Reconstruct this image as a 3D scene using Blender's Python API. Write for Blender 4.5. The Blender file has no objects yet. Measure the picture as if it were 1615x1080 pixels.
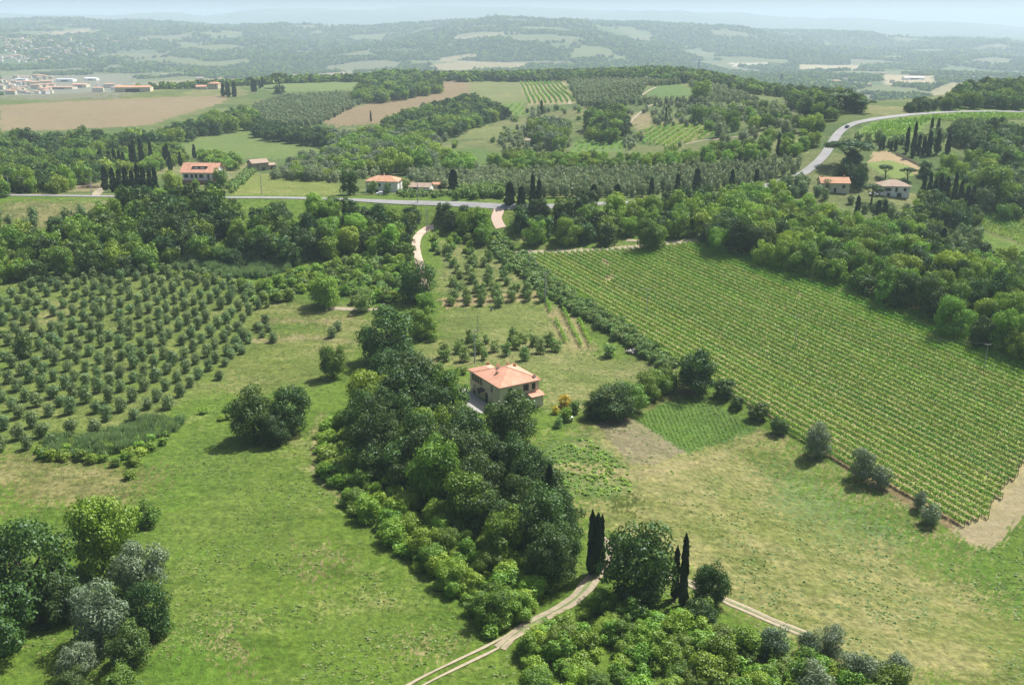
import bpy, math, random
import numpy as np
from mathutils import Vector, Matrix
rng = np.random.default_rng(7); random.seed(7)
R = math.radians
SC = bpy.context.scene
COL = SC.collection

# ------------------------------------------------------------------ camera, sky, sun, exposure
F_PX, PITCH, CAM_H = 1500.0, R(18.26), 92.0
cam_d = bpy.data.cameras.new("camera"); cam = bpy.data.objects.new("camera", cam_d); COL.objects.link(cam)
cam.location = (0, 0, CAM_H); cam.rotation_euler = (R(90) - PITCH, 0, 0)
cam_d.sensor_width = 36.0; cam_d.lens = 36.0 * F_PX / 1615.0; cam_d.clip_start = 1.0; cam_d.clip_end = 60000.0
SC.camera = cam
SUN_EL, SUN_AZ = 56.0, 48.0          # azimuth clockwise from +Y (away from the camera) towards +X
world = bpy.data.worlds.new("World"); SC.world = world; world.use_nodes = True
wn = world.node_tree; bg = wn.nodes["Background"]
sky = wn.nodes.new("ShaderNodeTexSky"); sky.sky_type = 'NISHITA'; sky.sun_disc = False
sky.sun_elevation = R(SUN_EL); sky.sun_rotation = R(SUN_AZ); sky.air_density = 1.0; sky.dust_density = 5.0; sky.altitude = 150
wn.links.new(sky.outputs[0], bg.inputs[0]); bg.inputs[1].default_value = 0.072
sl = bpy.data.lights.new("sun", 'SUN'); sl.energy = 4.9; sl.angle = R(0.55); sl.color = (1.0, 0.955, 0.88)
sun = bpy.data.objects.new("sun", sl); COL.objects.link(sun)
sd = Vector((math.cos(R(SUN_EL)) * math.sin(R(SUN_AZ)), math.cos(R(SUN_EL)) * math.cos(R(SUN_AZ)), math.sin(R(SUN_EL))))
sun.rotation_euler = sd.to_track_quat('Z', 'Y').to_euler(); sun.location = (0, 0, 300)
vs = SC.view_settings; vs.view_transform = 'Standard'; vs.look = 'None'; vs.gamma = 1.0; vs.exposure = 0.76
SC.render.engine = 'CYCLES'
cy = SC.cycles; cy.max_bounces = 5; cy.diffuse_bounces = 3; cy.glossy_bounces = 2; cy.transmission_bounces = 3
cy.transparent_max_bounces = 8; cy.volume_bounces = 2; cy.use_denoising = True; cy.caustics_reflective = False; cy.caustics_refractive = False

# ------------------------------------------------------------------ terrain height
NL = rng.random((256, 256))
def vnoise(x, y):
    xi = np.floor(x).astype(np.int64); yi = np.floor(y).astype(np.int64)
    fx = x - xi; fy = y - yi; fx = fx * fx * (3 - 2 * fx); fy = fy * fy * (3 - 2 * fy)
    a = NL[xi & 255, yi & 255]; b = NL[(xi + 1) & 255, yi & 255]; c = NL[xi & 255, (yi + 1) & 255]; d = NL[(xi + 1) & 255, (yi + 1) & 255]
    return (a * (1 - fx) + b * fx) * (1 - fy) + (c * (1 - fx) + d * fx) * fy * 1.0
def fbm(x, y, o=4):
    s = 0; a = 0.5; t = 0
    for k in range(o):
        s = s + a * vnoise(x * 2 ** k + 17.3 * k, y * 2 ** k + 5.1 * k); t += a; a *= 0.5
    return s / t
def zv(Y, v):                                     # height that is seen at picture row v from distance Y
    return CAM_H + Y * math.tan(math.atan((540 - v) / F_PX) - PITCH)
S_K = [-1.0, -0.53, -0.35, -0.175, 0, 0.18, 0.35, 0.53, 1.0]
T = [
 (50,   [0, 0, 0, 0, 0, 0, 0, 0, 0]),
 (120,  [0, 0, 0, 0, 0, 0, -2, -4, -6]),
 (160,  [0, 0, 0, 0, 0, -1, -5, -9, -11]),
 (200,  [0, 0, 0, 0, 0, -2, -6, -8, -9]),
 (250,  [0, 0, 0, 0, 0, -1, -2, -2, -4]),
 (300,  [2, 2, 1, 0, 1, 1, 3, 3, 0]),
 (360,  [8, 8, 7, 7, 8, 9, 6, 2, 0]),
 (415,  [20, 20, 20, 20, 20, 15, 8, 3, 0]),
 (460,  [17, 17, 17, 17, 18, 17, 15, 9, 6]),
 (520,  [12, 12, 12, 13, 14, 18, 27, 16, 12]),
 (600,  [8, 8, 7, 8, 12, 22, 39, 27, 18]),
 (700,  [4, 4, 4, 5, 10, 26, 39, 36, 24]),
 (850,  [5, 5, 5, 6, 14, 31, 33, 40, 30]),
 (1000, [8, 7, 7, 9, 17, 38, 18, 37, 28]),
 (1150, [12, 12, 12, 13, 18, 35, 0, 14, 18]),
 (1300, [8, 8, 16, 18, 20, 33, -20, -18, 0]),
 (1500, [-12, -15, 0, 16, 20, 22, -38, -38, -30]),
 (1800, [-42, -42, -35, -5, 5, -5, -48, -48, -48]),
 (2300, [-50, -50, -50, -48, -45, -45, -52, -52, -52]),
 (3000, [-42, -42, -46, -48, -48, -46, -48, -50, -50]),
 (4000, [zv(4000, a) for a in (90, 90, 92, 90, 88, 96, 102, 105, 105)]),
 (5500, [zv(5500, a) for a in (55, 56, 60, 56, 54, 62, 84, 92, 92)]),
 (7500, [zv(7500, a) for a in (34, 34, 38, 36, 38, 44, 58, 76, 76)]),
 (10000, [60, 60, 20, 20, 20, 40, 0, zv(10000, 62), 20]),
 (14000, [zv(14000, a) for a in (26, 26, 24, 16, 12, 22, 34, 44, 44)]),
 (20500, [100, 100, 100, 100, 100, 100, 60, 20, 20]),
]
def _cub(xk, yk, x):                              # monotone-ish Catmull-Rom along axis 0
    xk = np.asarray(xk, float); yk = np.asarray(yk, float)
    i = np.clip(np.searchsorted(xk, x) - 1, 0, len(xk) - 2)
    m = np.zeros_like(yk); m[1:-1] = (yk[2:] - yk[:-2]) / (xk[2:] - xk[:-2])[:, None] if yk.ndim > 1 else (yk[2:] - yk[:-2]) / (xk[2:] - xk[:-2])
    m[0] = m[1] * 0; m[-1] = 0
    h = xk[i + 1] - xk[i]; t = (x - xk[i]) / h
    if yk.ndim > 1: h = h[:, None]; t = t[:, None]
    return (2*t**3 - 3*t**2 + 1) * yk[i] + (t**3 - 2*t**2 + t) * h * m[i] + (-2*t**3 + 3*t**2) * yk[i+1] + (t**3 - t**2) * h * m[i+1]
_LY0, _LY1, _NY, _NS = math.log(50), math.log(20500), 900, 400
_g = _cub([math.log(a) for a, _ in T], [b for _, b in T], np.linspace(_LY0, _LY1, _NY))
GT = _cub(S_K, _g.T, np.linspace(-1, 1, _NS)).T.copy()   # [Y, s]
VHULL = [(0, 372), (40, 375), (80, 372), (128, 322), (178, 235), (150, 190), (100, 176), (74, 214)]
def vmask(x, y):                                  # 1 on the planar vineyard slope, fading out over 45 m
    d = np.full(np.shape(x), 1e9)
    for (xa, ya), (xb, yb) in zip(VHULL, VHULL[1:] + VHULL[:1]):
        L = math.hypot(xb - xa, yb - ya); d = np.minimum(d, ((y - ya) * (xb - xa) - (x - xa) * (yb - ya)) / L * -1.0)
    t = np.clip((d + 45) / 45, 0, 1); return t * t * (3 - 2 * t)
def H(x, y):
    x = np.asarray(x, float); y = np.asarray(y, float)
    yc = np.clip(y, 51, 20400)
    a = (np.log(yc) - _LY0) / (_LY1 - _LY0) * (_NY - 1); b = np.clip((x / yc + 1) / 2 * (_NS - 1), 0, _NS - 1.001)
    i = np.floor(a).astype(int); j = np.floor(b).astype(int); fa = a - i; fb = b - j
    z = (GT[i, j] * (1 - fb) + GT[i, j + 1] * fb) * (1 - fa) + (GT[i + 1, j] * (1 - fb) + GT[i + 1, j + 1] * fb) * fa
    amp = np.interp(yc, [50, 300, 600, 1000, 2000, 4000, 6000, 9000, 20000], [0.5, 0.9, 2.5, 6, 16, 60, 95, 70, 140])
    wl = np.interp(yc, [50, 300, 1000, 2500, 3000, 20000], [45, 60, 150, 420, 450, 900])
    wl2 = np.where(yc > 1800, 700.0, np.where(yc > 500, 130.0, 45.0))
    n1 = fbm(x / 45 + 3, y / 45 + 8, 2) - .5; n2 = fbm(x / 150 + 31, y / 150 + 2, 3) - .5; n3 = fbm(x / 1100 + 7, y / 1500 + 1.5, 5) - .5
    w2 = np.clip((yc - 450) / 400, 0, 1) * np.clip((3500 - yc) / 1500, 0, 1); w3 = np.clip((yc - 1900) / 2000, 0, 1)
    vm = vmask(x, y); z = (z + n1 * 1.2) * (1 - vm) + (-39.0 + .0803 * x + .1235 * y + n1 * .5) * vm
    return z + n2 * 7 * w2 + n3 * amp * w3 * 2.2
def hz(x, y): return float(H(np.array([x]), np.array([y]))[0])
cp, sp_ = math.cos(PITCH), math.sin(PITCH)
def ray(u, v):
    a = (u - 807.5) / F_PX; b = (540 - v) / F_PX
    return np.array([a, cp + b * sp_, -sp_ + b * cp])
_TS = np.geomspace(55, 21000, 1500)
def hit(u, v, hc=0.0, wpx=0.0, k=0.0):
    """first ground point under picture point; hc = fixed height above ground, wpx*k = height as a share of apparent width"""
    d = ray(u, v); P = d[None, :] * _TS[:, None]; P[:, 2] += CAM_H
    off = hc + k * wpx * _TS / F_PX
    q = P[:, 2] - H(P[:, 0], P[:, 1]) - off
    idx = np.nonzero((q[1:] <= 0) & (q[:-1] > 0))[0]
    if len(idx) == 0: i = len(_TS) - 2; f = 0
    else: i = idx[0]; f = q[i] / (q[i] - q[i + 1])
    t = _TS[i] * (1 - f) + _TS[i + 1] * f
    return float(d[0] * t), float(d[1] * t), float(t)
def proj(x, y, z):
    dz = np.asarray(z) - CAM_H; den = y * cp - dz * sp_
    return 807.5 + F_PX * x / den, 540 - F_PX * (y * sp_ + dz * cp) / den, den
def pip(px, py, poly):
    c = np.zeros(px.shape, bool); n = len(poly); j = n - 1
    for i in range(n):
        xi, yi = poly[i]; xj, yj = poly[j]
        if yi != yj:
            c ^= ((yi > py) != (yj > py)) & (px < (xj - xi) * (py - yi) / (yj - yi) + xi)
        j = i
    return c
def wpoly(pts, step=25, hc=0.0):
    o = []
    for i in range(len(pts)):
        a = pts[i]; b = pts[(i + 1) % len(pts)]; n = max(1, int(math.hypot(b[0] - a[0], b[1] - a[1]) / step))
        for k in range(n):
            h = hit(a[0] + (b[0] - a[0]) * k / n, a[1] + (b[1] - a[1]) * k / n, hc); o.append((h[0], h[1]))
    return o

# ------------------------------------------------------------------ object helpers
def lin(r, g, b): return tuple(((c / 255) / 12.92 if c <= 10 else ((c / 255 + .055) / 1.055) ** 2.4) for c in (r, g, b))
def tag(o, label=None, cat=None, group=None, kind=None):
    if label: o["label"] = label
    if cat: o["category"] = cat
    if group: o["group"] = group
    if kind: o["kind"] = kind
    return o
def empty(name, loc, rz=0.0, scale=None):
    o = bpy.data.objects.new(name, None); COL.objects.link(o); o.location = loc; o.rotation_euler = (0, 0, rz); o.empty_display_size = 0.5
    if scale: o.scale = scale
    return o
def mesh_np(name, V, Fq, mats, mi=None, smooth=False):
    V = np.asarray(V, np.float32); me = bpy.data.meshes.new(name); me.vertices.add(len(V)); me.vertices.foreach_set("co", V.ravel())
    Fq = np.asarray(Fq, np.int32); n, k = Fq.shape
    me.loops.add(n * k); me.loops.foreach_set("vertex_index", Fq.ravel())
    me.polygons.add(n); me.polygons.foreach_set("loop_start", np.arange(0, n * k, k, dtype=np.int32)); me.polygons.foreach_set("loop_total", np.full(n, k, np.int32))
    for m in mats: me.materials.append(m)
    if mi is not None: me.polygons.foreach_set("material_index", np.asarray(mi, np.int32))
    me.polygons.foreach_set("use_smooth", np.full(n, smooth))
    me.update(calc_edges=True); return me
def mesh_py(name, V, Fs, mats, mi=None):
    me = bpy.data.meshes.new(name); me.from_pydata([tuple(v) for v in V], [], [tuple(f) for f in Fs])
    for m in mats: me.materials.append(m)
    if mi: me.polygons.foreach_set("material_index", mi)
    me.update(); return me
def obj(name, me, parent=None, loc=None):
    o = bpy.data.objects.new(name, me); COL.objects.link(o)
    if parent: o.parent = parent
    if loc: o.location = loc
    return o
class MB:
    def __init__(s): s.V = []; s.F = []; s.M = []
    def add(s, V, Fs, m=0):
        b = len(s.V); s.V += [tuple(v) for v in V]; s.F += [tuple(i + b for i in f) for f in Fs]; s.M += [m] * len(Fs); return s
    def box(s, x0, x1, y0, y1, z0, z1, m=0):
        return s.add([(x0,y0,z0),(x1,y0,z0),(x1,y1,z0),(x0,y1,z0),(x0,y0,z1),(x1,y0,z1),(x1,y1,z1),(x0,y1,z1)],
                     [(0,3,2,1),(4,5,6,7),(0,1,5,4),(1,2,6,5),(2,3,7,6),(3,0,4,7)], m)
    def tube(s, pts, rad, n=6, m=0, cap=True):
        V = []; Fs = []
        for k, (p, r) in enumerate(zip(pts, rad)):
            p = Vector(p); a = Vector(pts[max(0, k - 1)]); b = Vector(pts[min(len(pts) - 1, k + 1)]); d = (b - a).normalized()
            q = d.to_track_quat('Z', 'Y')
            for i in range(n):
                t = 2 * math.pi * i / n; V.append(p + q @ Vector((math.cos(t) * r, math.sin(t) * r, 0)))
        for k in range(len(pts) - 1):
            for i in range(n):
                j = (i + 1) % n; Fs.append((k*n+i, k*n+j, (k+1)*n+j, (k+1)*n+i))
        if cap: Fs.append(tuple(range((len(pts)-1)*n, len(pts)*n))); Fs.append(tuple(reversed(range(n))))
        return s.add(V, Fs, m)
    def mesh(s, name, mats): return mesh_py(name, s.V, s.F, mats, s.M)
    def build(s, name, mats, parent=None): return obj(name, s.mesh(name, mats if isinstance(mats, list) else [mats]), parent)

# ------------------------------------------------------------------ materials
def newmat(name):
    m = bpy.data.materials.new(name); m.use_nodes = True; nt = m.node_tree
    return m, nt, nt.nodes["Principled BSDF"], nt.nodes["Material Output"]
def N(nt, t, **kw):
    n = nt.nodes.new(t)
    for k, v in kw.items(): setattr(n, k, v)
    return n
def mixc(nt, a, b, f, mode='MIX'):
    n = N(nt, "ShaderNodeMix", data_type='RGBA', blend_type=mode)
    for i, x in ((0, f), (6, a), (7, b)):
        if isinstance(x, bpy.types.NodeSocket): nt.links.new(x, n.inputs[i])
        elif isinstance(x, (tuple, list)): n.inputs[i].default_value = (*x[:3], 1)
        else: n.inputs[i].default_value = x
    return n.outputs[2]
def mth(nt, op, a, b=0.0, c=None):
    n = N(nt, "ShaderNodeMath", operation=op)
    for i, x in enumerate((a, b) if c is None else (a, b, c)):
        if isinstance(x, bpy.types.NodeSocket): nt.links.new(x, n.inputs[i])
        else: n.inputs[i].default_value = x
    return n.outputs[0]
def ramp(nt, f, lo, hi):
    n = N(nt, "ShaderNodeMapRange"); n.clamp = True; nt.links.new(f, n.inputs[0]); n.inputs[1].default_value = lo; n.inputs[2].default_value = hi
    return n.outputs[0]
def noise(nt, vec, scale, detail=3, rough=0.55, off=0.0):
    n = N(nt, "ShaderNodeTexNoise"); n.inputs["Scale"].default_value = scale; n.inputs["Detail"].default_value = detail; n.inputs["Roughness"].default_value = rough
    if off:
        m = N(nt, "ShaderNodeVectorMath", operation='ADD'); nt.links.new(vec, m.inputs[0]); m.inputs[1].default_value = (off, off * .7, off * 1.3); vec = m.outputs[0]
    nt.links.new(vec, n.inputs["Vector"]); return n.outputs[0]
def leaf_mat(name, c1, c2, trans=0.35, vary=0.25, warm=None):
    m, nt, pb, out = newmat(name); nt.nodes.remove(pb)
    g = N(nt, "ShaderNodeNewGeometry"); oi = N(nt, "ShaderNodeObjectInfo")
    c = mixc(nt, c1, c2, g.outputs["Random Per Island"])
    if warm is not None:
        c = mixc(nt, c, warm, ramp(nt, oi.outputs["Random"], 0.35, 1.0))
    v = mth(nt, 'MULTIPLY_ADD', oi.outputs["Random"], vary * 2, 1 - vary)
    hs = N(nt, "ShaderNodeHueSaturation"); nt.links.new(c, hs.inputs["Color"]); nt.links.new(v, hs.inputs["Value"])
    r2 = mth(nt, 'FRACT', mth(nt, 'MULTIPLY', oi.outputs["Random"], 7.31)); nt.links.new(mth(nt, 'MULTIPLY_ADD', r2, 0.035, 0.4825), hs.inputs["Hue"])
    d = N(nt, "ShaderNodeBsdfDiffuse"); t = N(nt, "ShaderNodeBsdfTranslucent"); nt.links.new(hs.outputs[0], d.inputs[0])
    tc = mixc(nt, hs.outputs[0], (1.0, 1.0, 0.45), 0.55, 'MULTIPLY'); nt.links.new(tc, t.inputs[0])
    gl = N(nt, "ShaderNodeBsdfGlossy"); gl.inputs["Roughness"].default_value = 0.5; gl.inputs[0].default_value = (.8, .9, 1, 1)
    x = N(nt, "ShaderNodeMixShader"); x.inputs[0].default_value = trans; nt.links.new(d.outputs[0], x.inputs[1]); nt.links.new(t.outputs[0], x.inputs[2])
    y = N(nt, "ShaderNodeMixShader"); y.inputs[0].default_value = 0.025; nt.links.new(x.outputs[0], y.inputs[1]); nt.links.new(gl.outputs[0], y.inputs[2])
    nt.links.new(y.outputs[0], out.inputs[0]); return m
def flat_mat(name, c, rough=0.8, var=0.15, scale=1.5, metal=0.0, c2=None):
    m, nt, pb, out = newmat(name); tc = N(nt, "ShaderNodeTexCoord").outputs["Object"]
    n = noise(nt, tc, scale, 4, 0.65)
    cc = mixc(nt, tuple(a * (1 - var) for a in c), c2 if c2 else tuple(min(1, a * (1 + var)) for a in c), ramp(nt, n, 0.3, 0.7))
    nt.links.new(cc, pb.inputs["Base Color"]); pb.inputs["Roughness"].default_value = rough; pb.inputs["Metallic"].default_value = metal
    return m
def roof_mat(name, c, c2):
    m, nt, pb, out = newmat(name); tc = N(nt, "ShaderNodeTexCoord").outputs["Object"]
    n = noise(nt, tc, 0.5, 5, 0.7); n2 = noise(nt, tc, 4.0, 2, 0.5)
    cc = mixc(nt, c, c2, ramp(nt, n, 0.35, 0.68)); cc = mixc(nt, cc, (0.09, 0.06, 0.045), mth(nt, 'MULTIPLY', ramp(nt, n2, 0.55, 0.75), 0.35))
    nt.links.new(cc, pb.inputs["Base Color"]); pb.inputs["Roughness"].default_value = 0.85
    w = N(nt, "ShaderNodeTexWave"); w.inputs["Scale"].default_value = 1.6; w.inputs["Distortion"].default_value = 0.4; nt.links.new(tc, w.inputs["Vector"])
    b = N(nt, "ShaderNodeBump"); b.inputs["Strength"].default_value = 0.5; b.inputs["Distance"].default_value = 0.08; nt.links.new(w.outputs[1], b.inputs["Height"]); nt.links.new(b.outputs[0], pb.inputs["Normal"])
    return m
def ground_mat():
    m, nt, pb, out = newmat("meadow_and_field_ground")
    tc = N(nt, "ShaderNodeTexCoord").outputs["Object"]
    a = N(nt, "ShaderNodeAttribute", attribute_name="Col").outputs["Color"]; dry = N(nt, "ShaderNodeAttribute", attribute_name="Dry").outputs["Fac"]; tex = N(nt, "ShaderNodeAttribute", attribute_name="Tex").outputs["Fac"]
    n1 = noise(nt, tc, 0.028, 5, 0.62); n2 = noise(nt, tc, 0.11, 5, 0.7, 31); n3 = noise(nt, tc, 0.8, 4, 0.7, 57); n4 = noise(nt, tc, 0.055, 4, 0.6, 90)
    # straw patches
    s = mth(nt, 'ADD', mth(nt, 'MULTIPLY', n1, 0.42), mth(nt, 'ADD', mth(nt, 'MULTIPLY', n2, 0.38), mth(nt, 'MULTIPLY', n3, 0.2)))
    th = mth(nt, 'MULTIPLY_ADD', dry, -0.30, 0.66)
    f = mth(nt, 'MULTIPLY', mth(nt, 'SUBTRACT', s, th), 9.0); nf = N(nt, "ShaderNodeClamp"); nt.links.new(f, nf.inputs[0])
    c = mixc(nt, a, (0.25, 0.222, 0.108), mth(nt, 'MULTIPLY', nf.outputs[0], 0.55))
    mp = N(nt, 'ShaderNodeMapping'); nt.links.new(tc, mp.inputs[0]); mp.inputs['Rotation'].default_value = (0, 0, 0.5); mp.inputs['Scale'].default_value = (0.5, 2.2, 1)
    n5 = noise(nt, mp.outputs[0], 0.16, 5, 0.72, 12); n6 = noise(nt, tc, 0.35, 4, 0.7, 140)
    c = mixc(nt, c, mixc(nt, c, (0.52, 0.62, 0.42), 1.0, 'MULTIPLY'), mth(nt, 'MULTIPLY', ramp(nt, n5, 0.44, 0.62), mth(nt, 'MULTIPLY', tex, 0.55)))
    c = mixc(nt, c, mixc(nt, c, (1.45, 1.35, 1.25), 1.0, 'MULTIPLY'), mth(nt, 'MULTIPLY', ramp(nt, n6, 0.5, 0.68), mth(nt, 'MULTIPLY', tex, 0.6)))
    n7 = noise(nt, tc, 0.085, 6, 0.75, 210)
    c = mixc(nt, c, mixc(nt, c, (0.66, 0.76, 0.58), 1.0, 'MULTIPLY'), mth(nt, 'MULTIPLY', ramp(nt, n7, 0.5, 0.6), mth(nt, 'MULTIPLY', tex, 0.75)))
    # lush patches
    c = mixc(nt, c, mixc(nt, a, (0.84, 0.99, 0.66), 1.0, 'MULTIPLY'), mth(nt, 'MULTIPLY', mth(nt, 'MULTIPLY', ramp(nt, n4, 0.5, 0.64), tex), 0.45))
    # fine grain
    g1 = mth(nt, 'MULTIPLY_ADD', ramp(nt, n3, 0.3, 0.7), 0.75, 0.62)
    g = mth(nt, 'ADD', mth(nt, 'MULTIPLY', mth(nt, 'SUBTRACT', g1, 1.0), tex), 1.0)
    gg = N(nt, "ShaderNodeCombineColor"); [nt.links.new(g, gg.inputs[i]) for i in range(3)]
    c = mixc(nt, c, gg.outputs[0], 1.0, 'MULTIPLY')
    nt.links.new(c, pb.inputs["Base Color"]); pb.inputs["Roughness"].default_value = 0.95; pb.inputs["Specular IOR Level"].default_value = 0.15
    b = N(nt, "ShaderNodeBump"); b.inputs["Distance"].default_value = 0.6; nt.links.new(mth(nt, 'MULTIPLY', tex, 0.9), b.inputs["Strength"])
    nt.links.new(mth(nt, 'ADD', n3, mth(nt, 'MULTIPLY', n2, 1.2)), b.inputs["Height"]); nt.links.new(b.outputs[0], pb.inputs["Normal"])
    return m
M = dict(
 ground=ground_mat(),
 bark=flat_mat("bark", (0.11, 0.085, 0.06), 0.9, 0.3, 3),
 olivebark=flat_mat("olive_bark", (0.16, 0.14, 0.11), 0.9, 0.3, 3),
 broad=leaf_mat("broadleaf_foliage", (0.08, 0.165, 0.016), (0.22, 0.34, 0.036), 0.28, 0.25, (0.20, 0.30, 0.028)),
 dark=leaf_mat("dark_oak_foliage", (0.033, 0.078, 0.015), (0.10, 0.175, 0.030), 0.23, 0.25),
 olive=leaf_mat("olive_foliage", (0.11, 0.185, 0.06), (0.23, 0.32, 0.115), 0.22, 0.15),
 olive2=leaf_mat("silvery_olive_foliage", (0.16, 0.215, 0.10), (0.28, 0.345, 0.17), 0.25, 0.15),
 pale=leaf_mat("silver_foliage", (0.12, 0.18, 0.095), (0.24, 0.305, 0.175), 0.28, 0.12),
 cypress=leaf_mat("cypress_foliage", (0.022, 0.048, 0.018), (0.045, 0.08, 0.028), 0.1, 0.2),
 pine=leaf_mat("pine_foliage", (0.06, 0.11, 0.03), (0.11, 0.18, 0.05), 0.22, 0.15),
 shrub=leaf_mat("shrub_foliage", (0.13, 0.265, 0.022), (0.27, 0.43, 0.045), 0.3, 0.22, (0.23, 0.36, 0.036)),
 fruit=leaf_mat("fruit_tree_foliage", (0.12, 0.21, 0.045), (0.24, 0.35, 0.085), 0.26, 0.18),
 vine=leaf_mat("vine_foliage", (0.15, 0.32, 0.02), (0.31, 0.52, 0.046), 0.2, 0.1),
 reed=leaf_mat("reed_foliage", (0.14, 0.24, 0.09), (0.34, 0.46, 0.21), 0.3, 0.2),
 yellow=leaf_mat("yellow_blossom", (0.42, 0.34, 0.02), (0.75, 0.6, 0.04), 0.3, 0.1),
 tuft=leaf_mat("grass_tuft_leaves", (0.10, 0.19, 0.03), (0.21, 0.31, 0.06), 0.25, 0.2, (0.22, 0.26, 0.08)),
 tile=roof_mat("terracotta_tiles", (0.49, 0.235, 0.15), (0.61, 0.345, 0.24)),
 tile2=roof_mat("weathered_tiles", (0.42, 0.20, 0.11), (0.5, 0.3, 0.18)),
 tile3=roof_mat("grey_brown_tiles", (0.28, 0.2, 0.15), (0.4, 0.31, 0.24)),
 cream=flat_mat("cream_render", (0.58, 0.53, 0.38), 0.9, 0.06, 0.8),
 white=flat_mat("white_render", (0.74, 0.74, 0.72), 0.9, 0.05, 0.8),
 stone=flat_mat("rubble_stone", (0.33, 0.28, 0.21), 0.95, 0.35, 2.5),
 brown=flat_mat("brown_render", (0.2, 0.12, 0.09), 0.9, 0.1, 1),
 glass=flat_mat("dark_window", (0.02, 0.023, 0.028), 0.25, 0.1, 1),
 shutter=flat_mat("dark_shutter", (0.045, 0.03, 0.022), 0.7, 0.1, 3),
 wood=flat_mat("weathered_timber", (0.27, 0.2, 0.14), 0.9, 0.35, 4),
 asphalt=flat_mat("pale_worn_asphalt", (0.21, 0.212, 0.215), 0.9, 0.12, 0.15),
 mark=flat_mat("road_paint", (0.7, 0.7, 0.68), 0.8, 0.05, 1),
 dirt=flat_mat("pale_dirt", (0.27, 0.232, 0.158), 0.95, 0.25, 0.9),
 rut=flat_mat("wheel_ruts", (0.31, 0.268, 0.185), 0.95, 0.15, 1.5),
 median=flat_mat("weedy_median", (0.13, 0.165, 0.06), 0.95, 0.35, 2.0),
 pink=flat_mat("pinkish_gravel", (0.46, 0.35, 0.28), 0.95, 0.12, 1.2),
 patio=flat_mat("grey_concrete", (0.31, 0.30, 0.285), 0.9, 0.1, 0.7),
 pole=flat_mat("concrete_pole", (0.36, 0.36, 0.35), 0.8, 0.1, 2),
 cable=flat_mat("cable", (0.14, 0.14, 0.15), 0.5, 0.1, 2),
 metal=flat_mat("galvanised_sheet", (0.6, 0.62, 0.63), 0.45, 0.08, 1, 0.3),
 wcar=flat_mat("white_car_paint", (0.75, 0.76, 0.78), 0.3, 0.03, 1),
 gcar=flat_mat("dark_car_paint", (0.06, 0.09, 0.11), 0.3, 0.05, 1),
 rubber=flat_mat("tyre_rubber", (0.02, 0.02, 0.02), 0.8, 0.1, 2),
 far_hull=flat_mat("limestone_rock", (0.4, 0.36, 0.3), 0.9, 0.3, 1.2),
)

# ------------------------------------------------------------------ ground sheet
def L3(*c, k=0.47): return np.array(lin(*c)) * k
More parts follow.
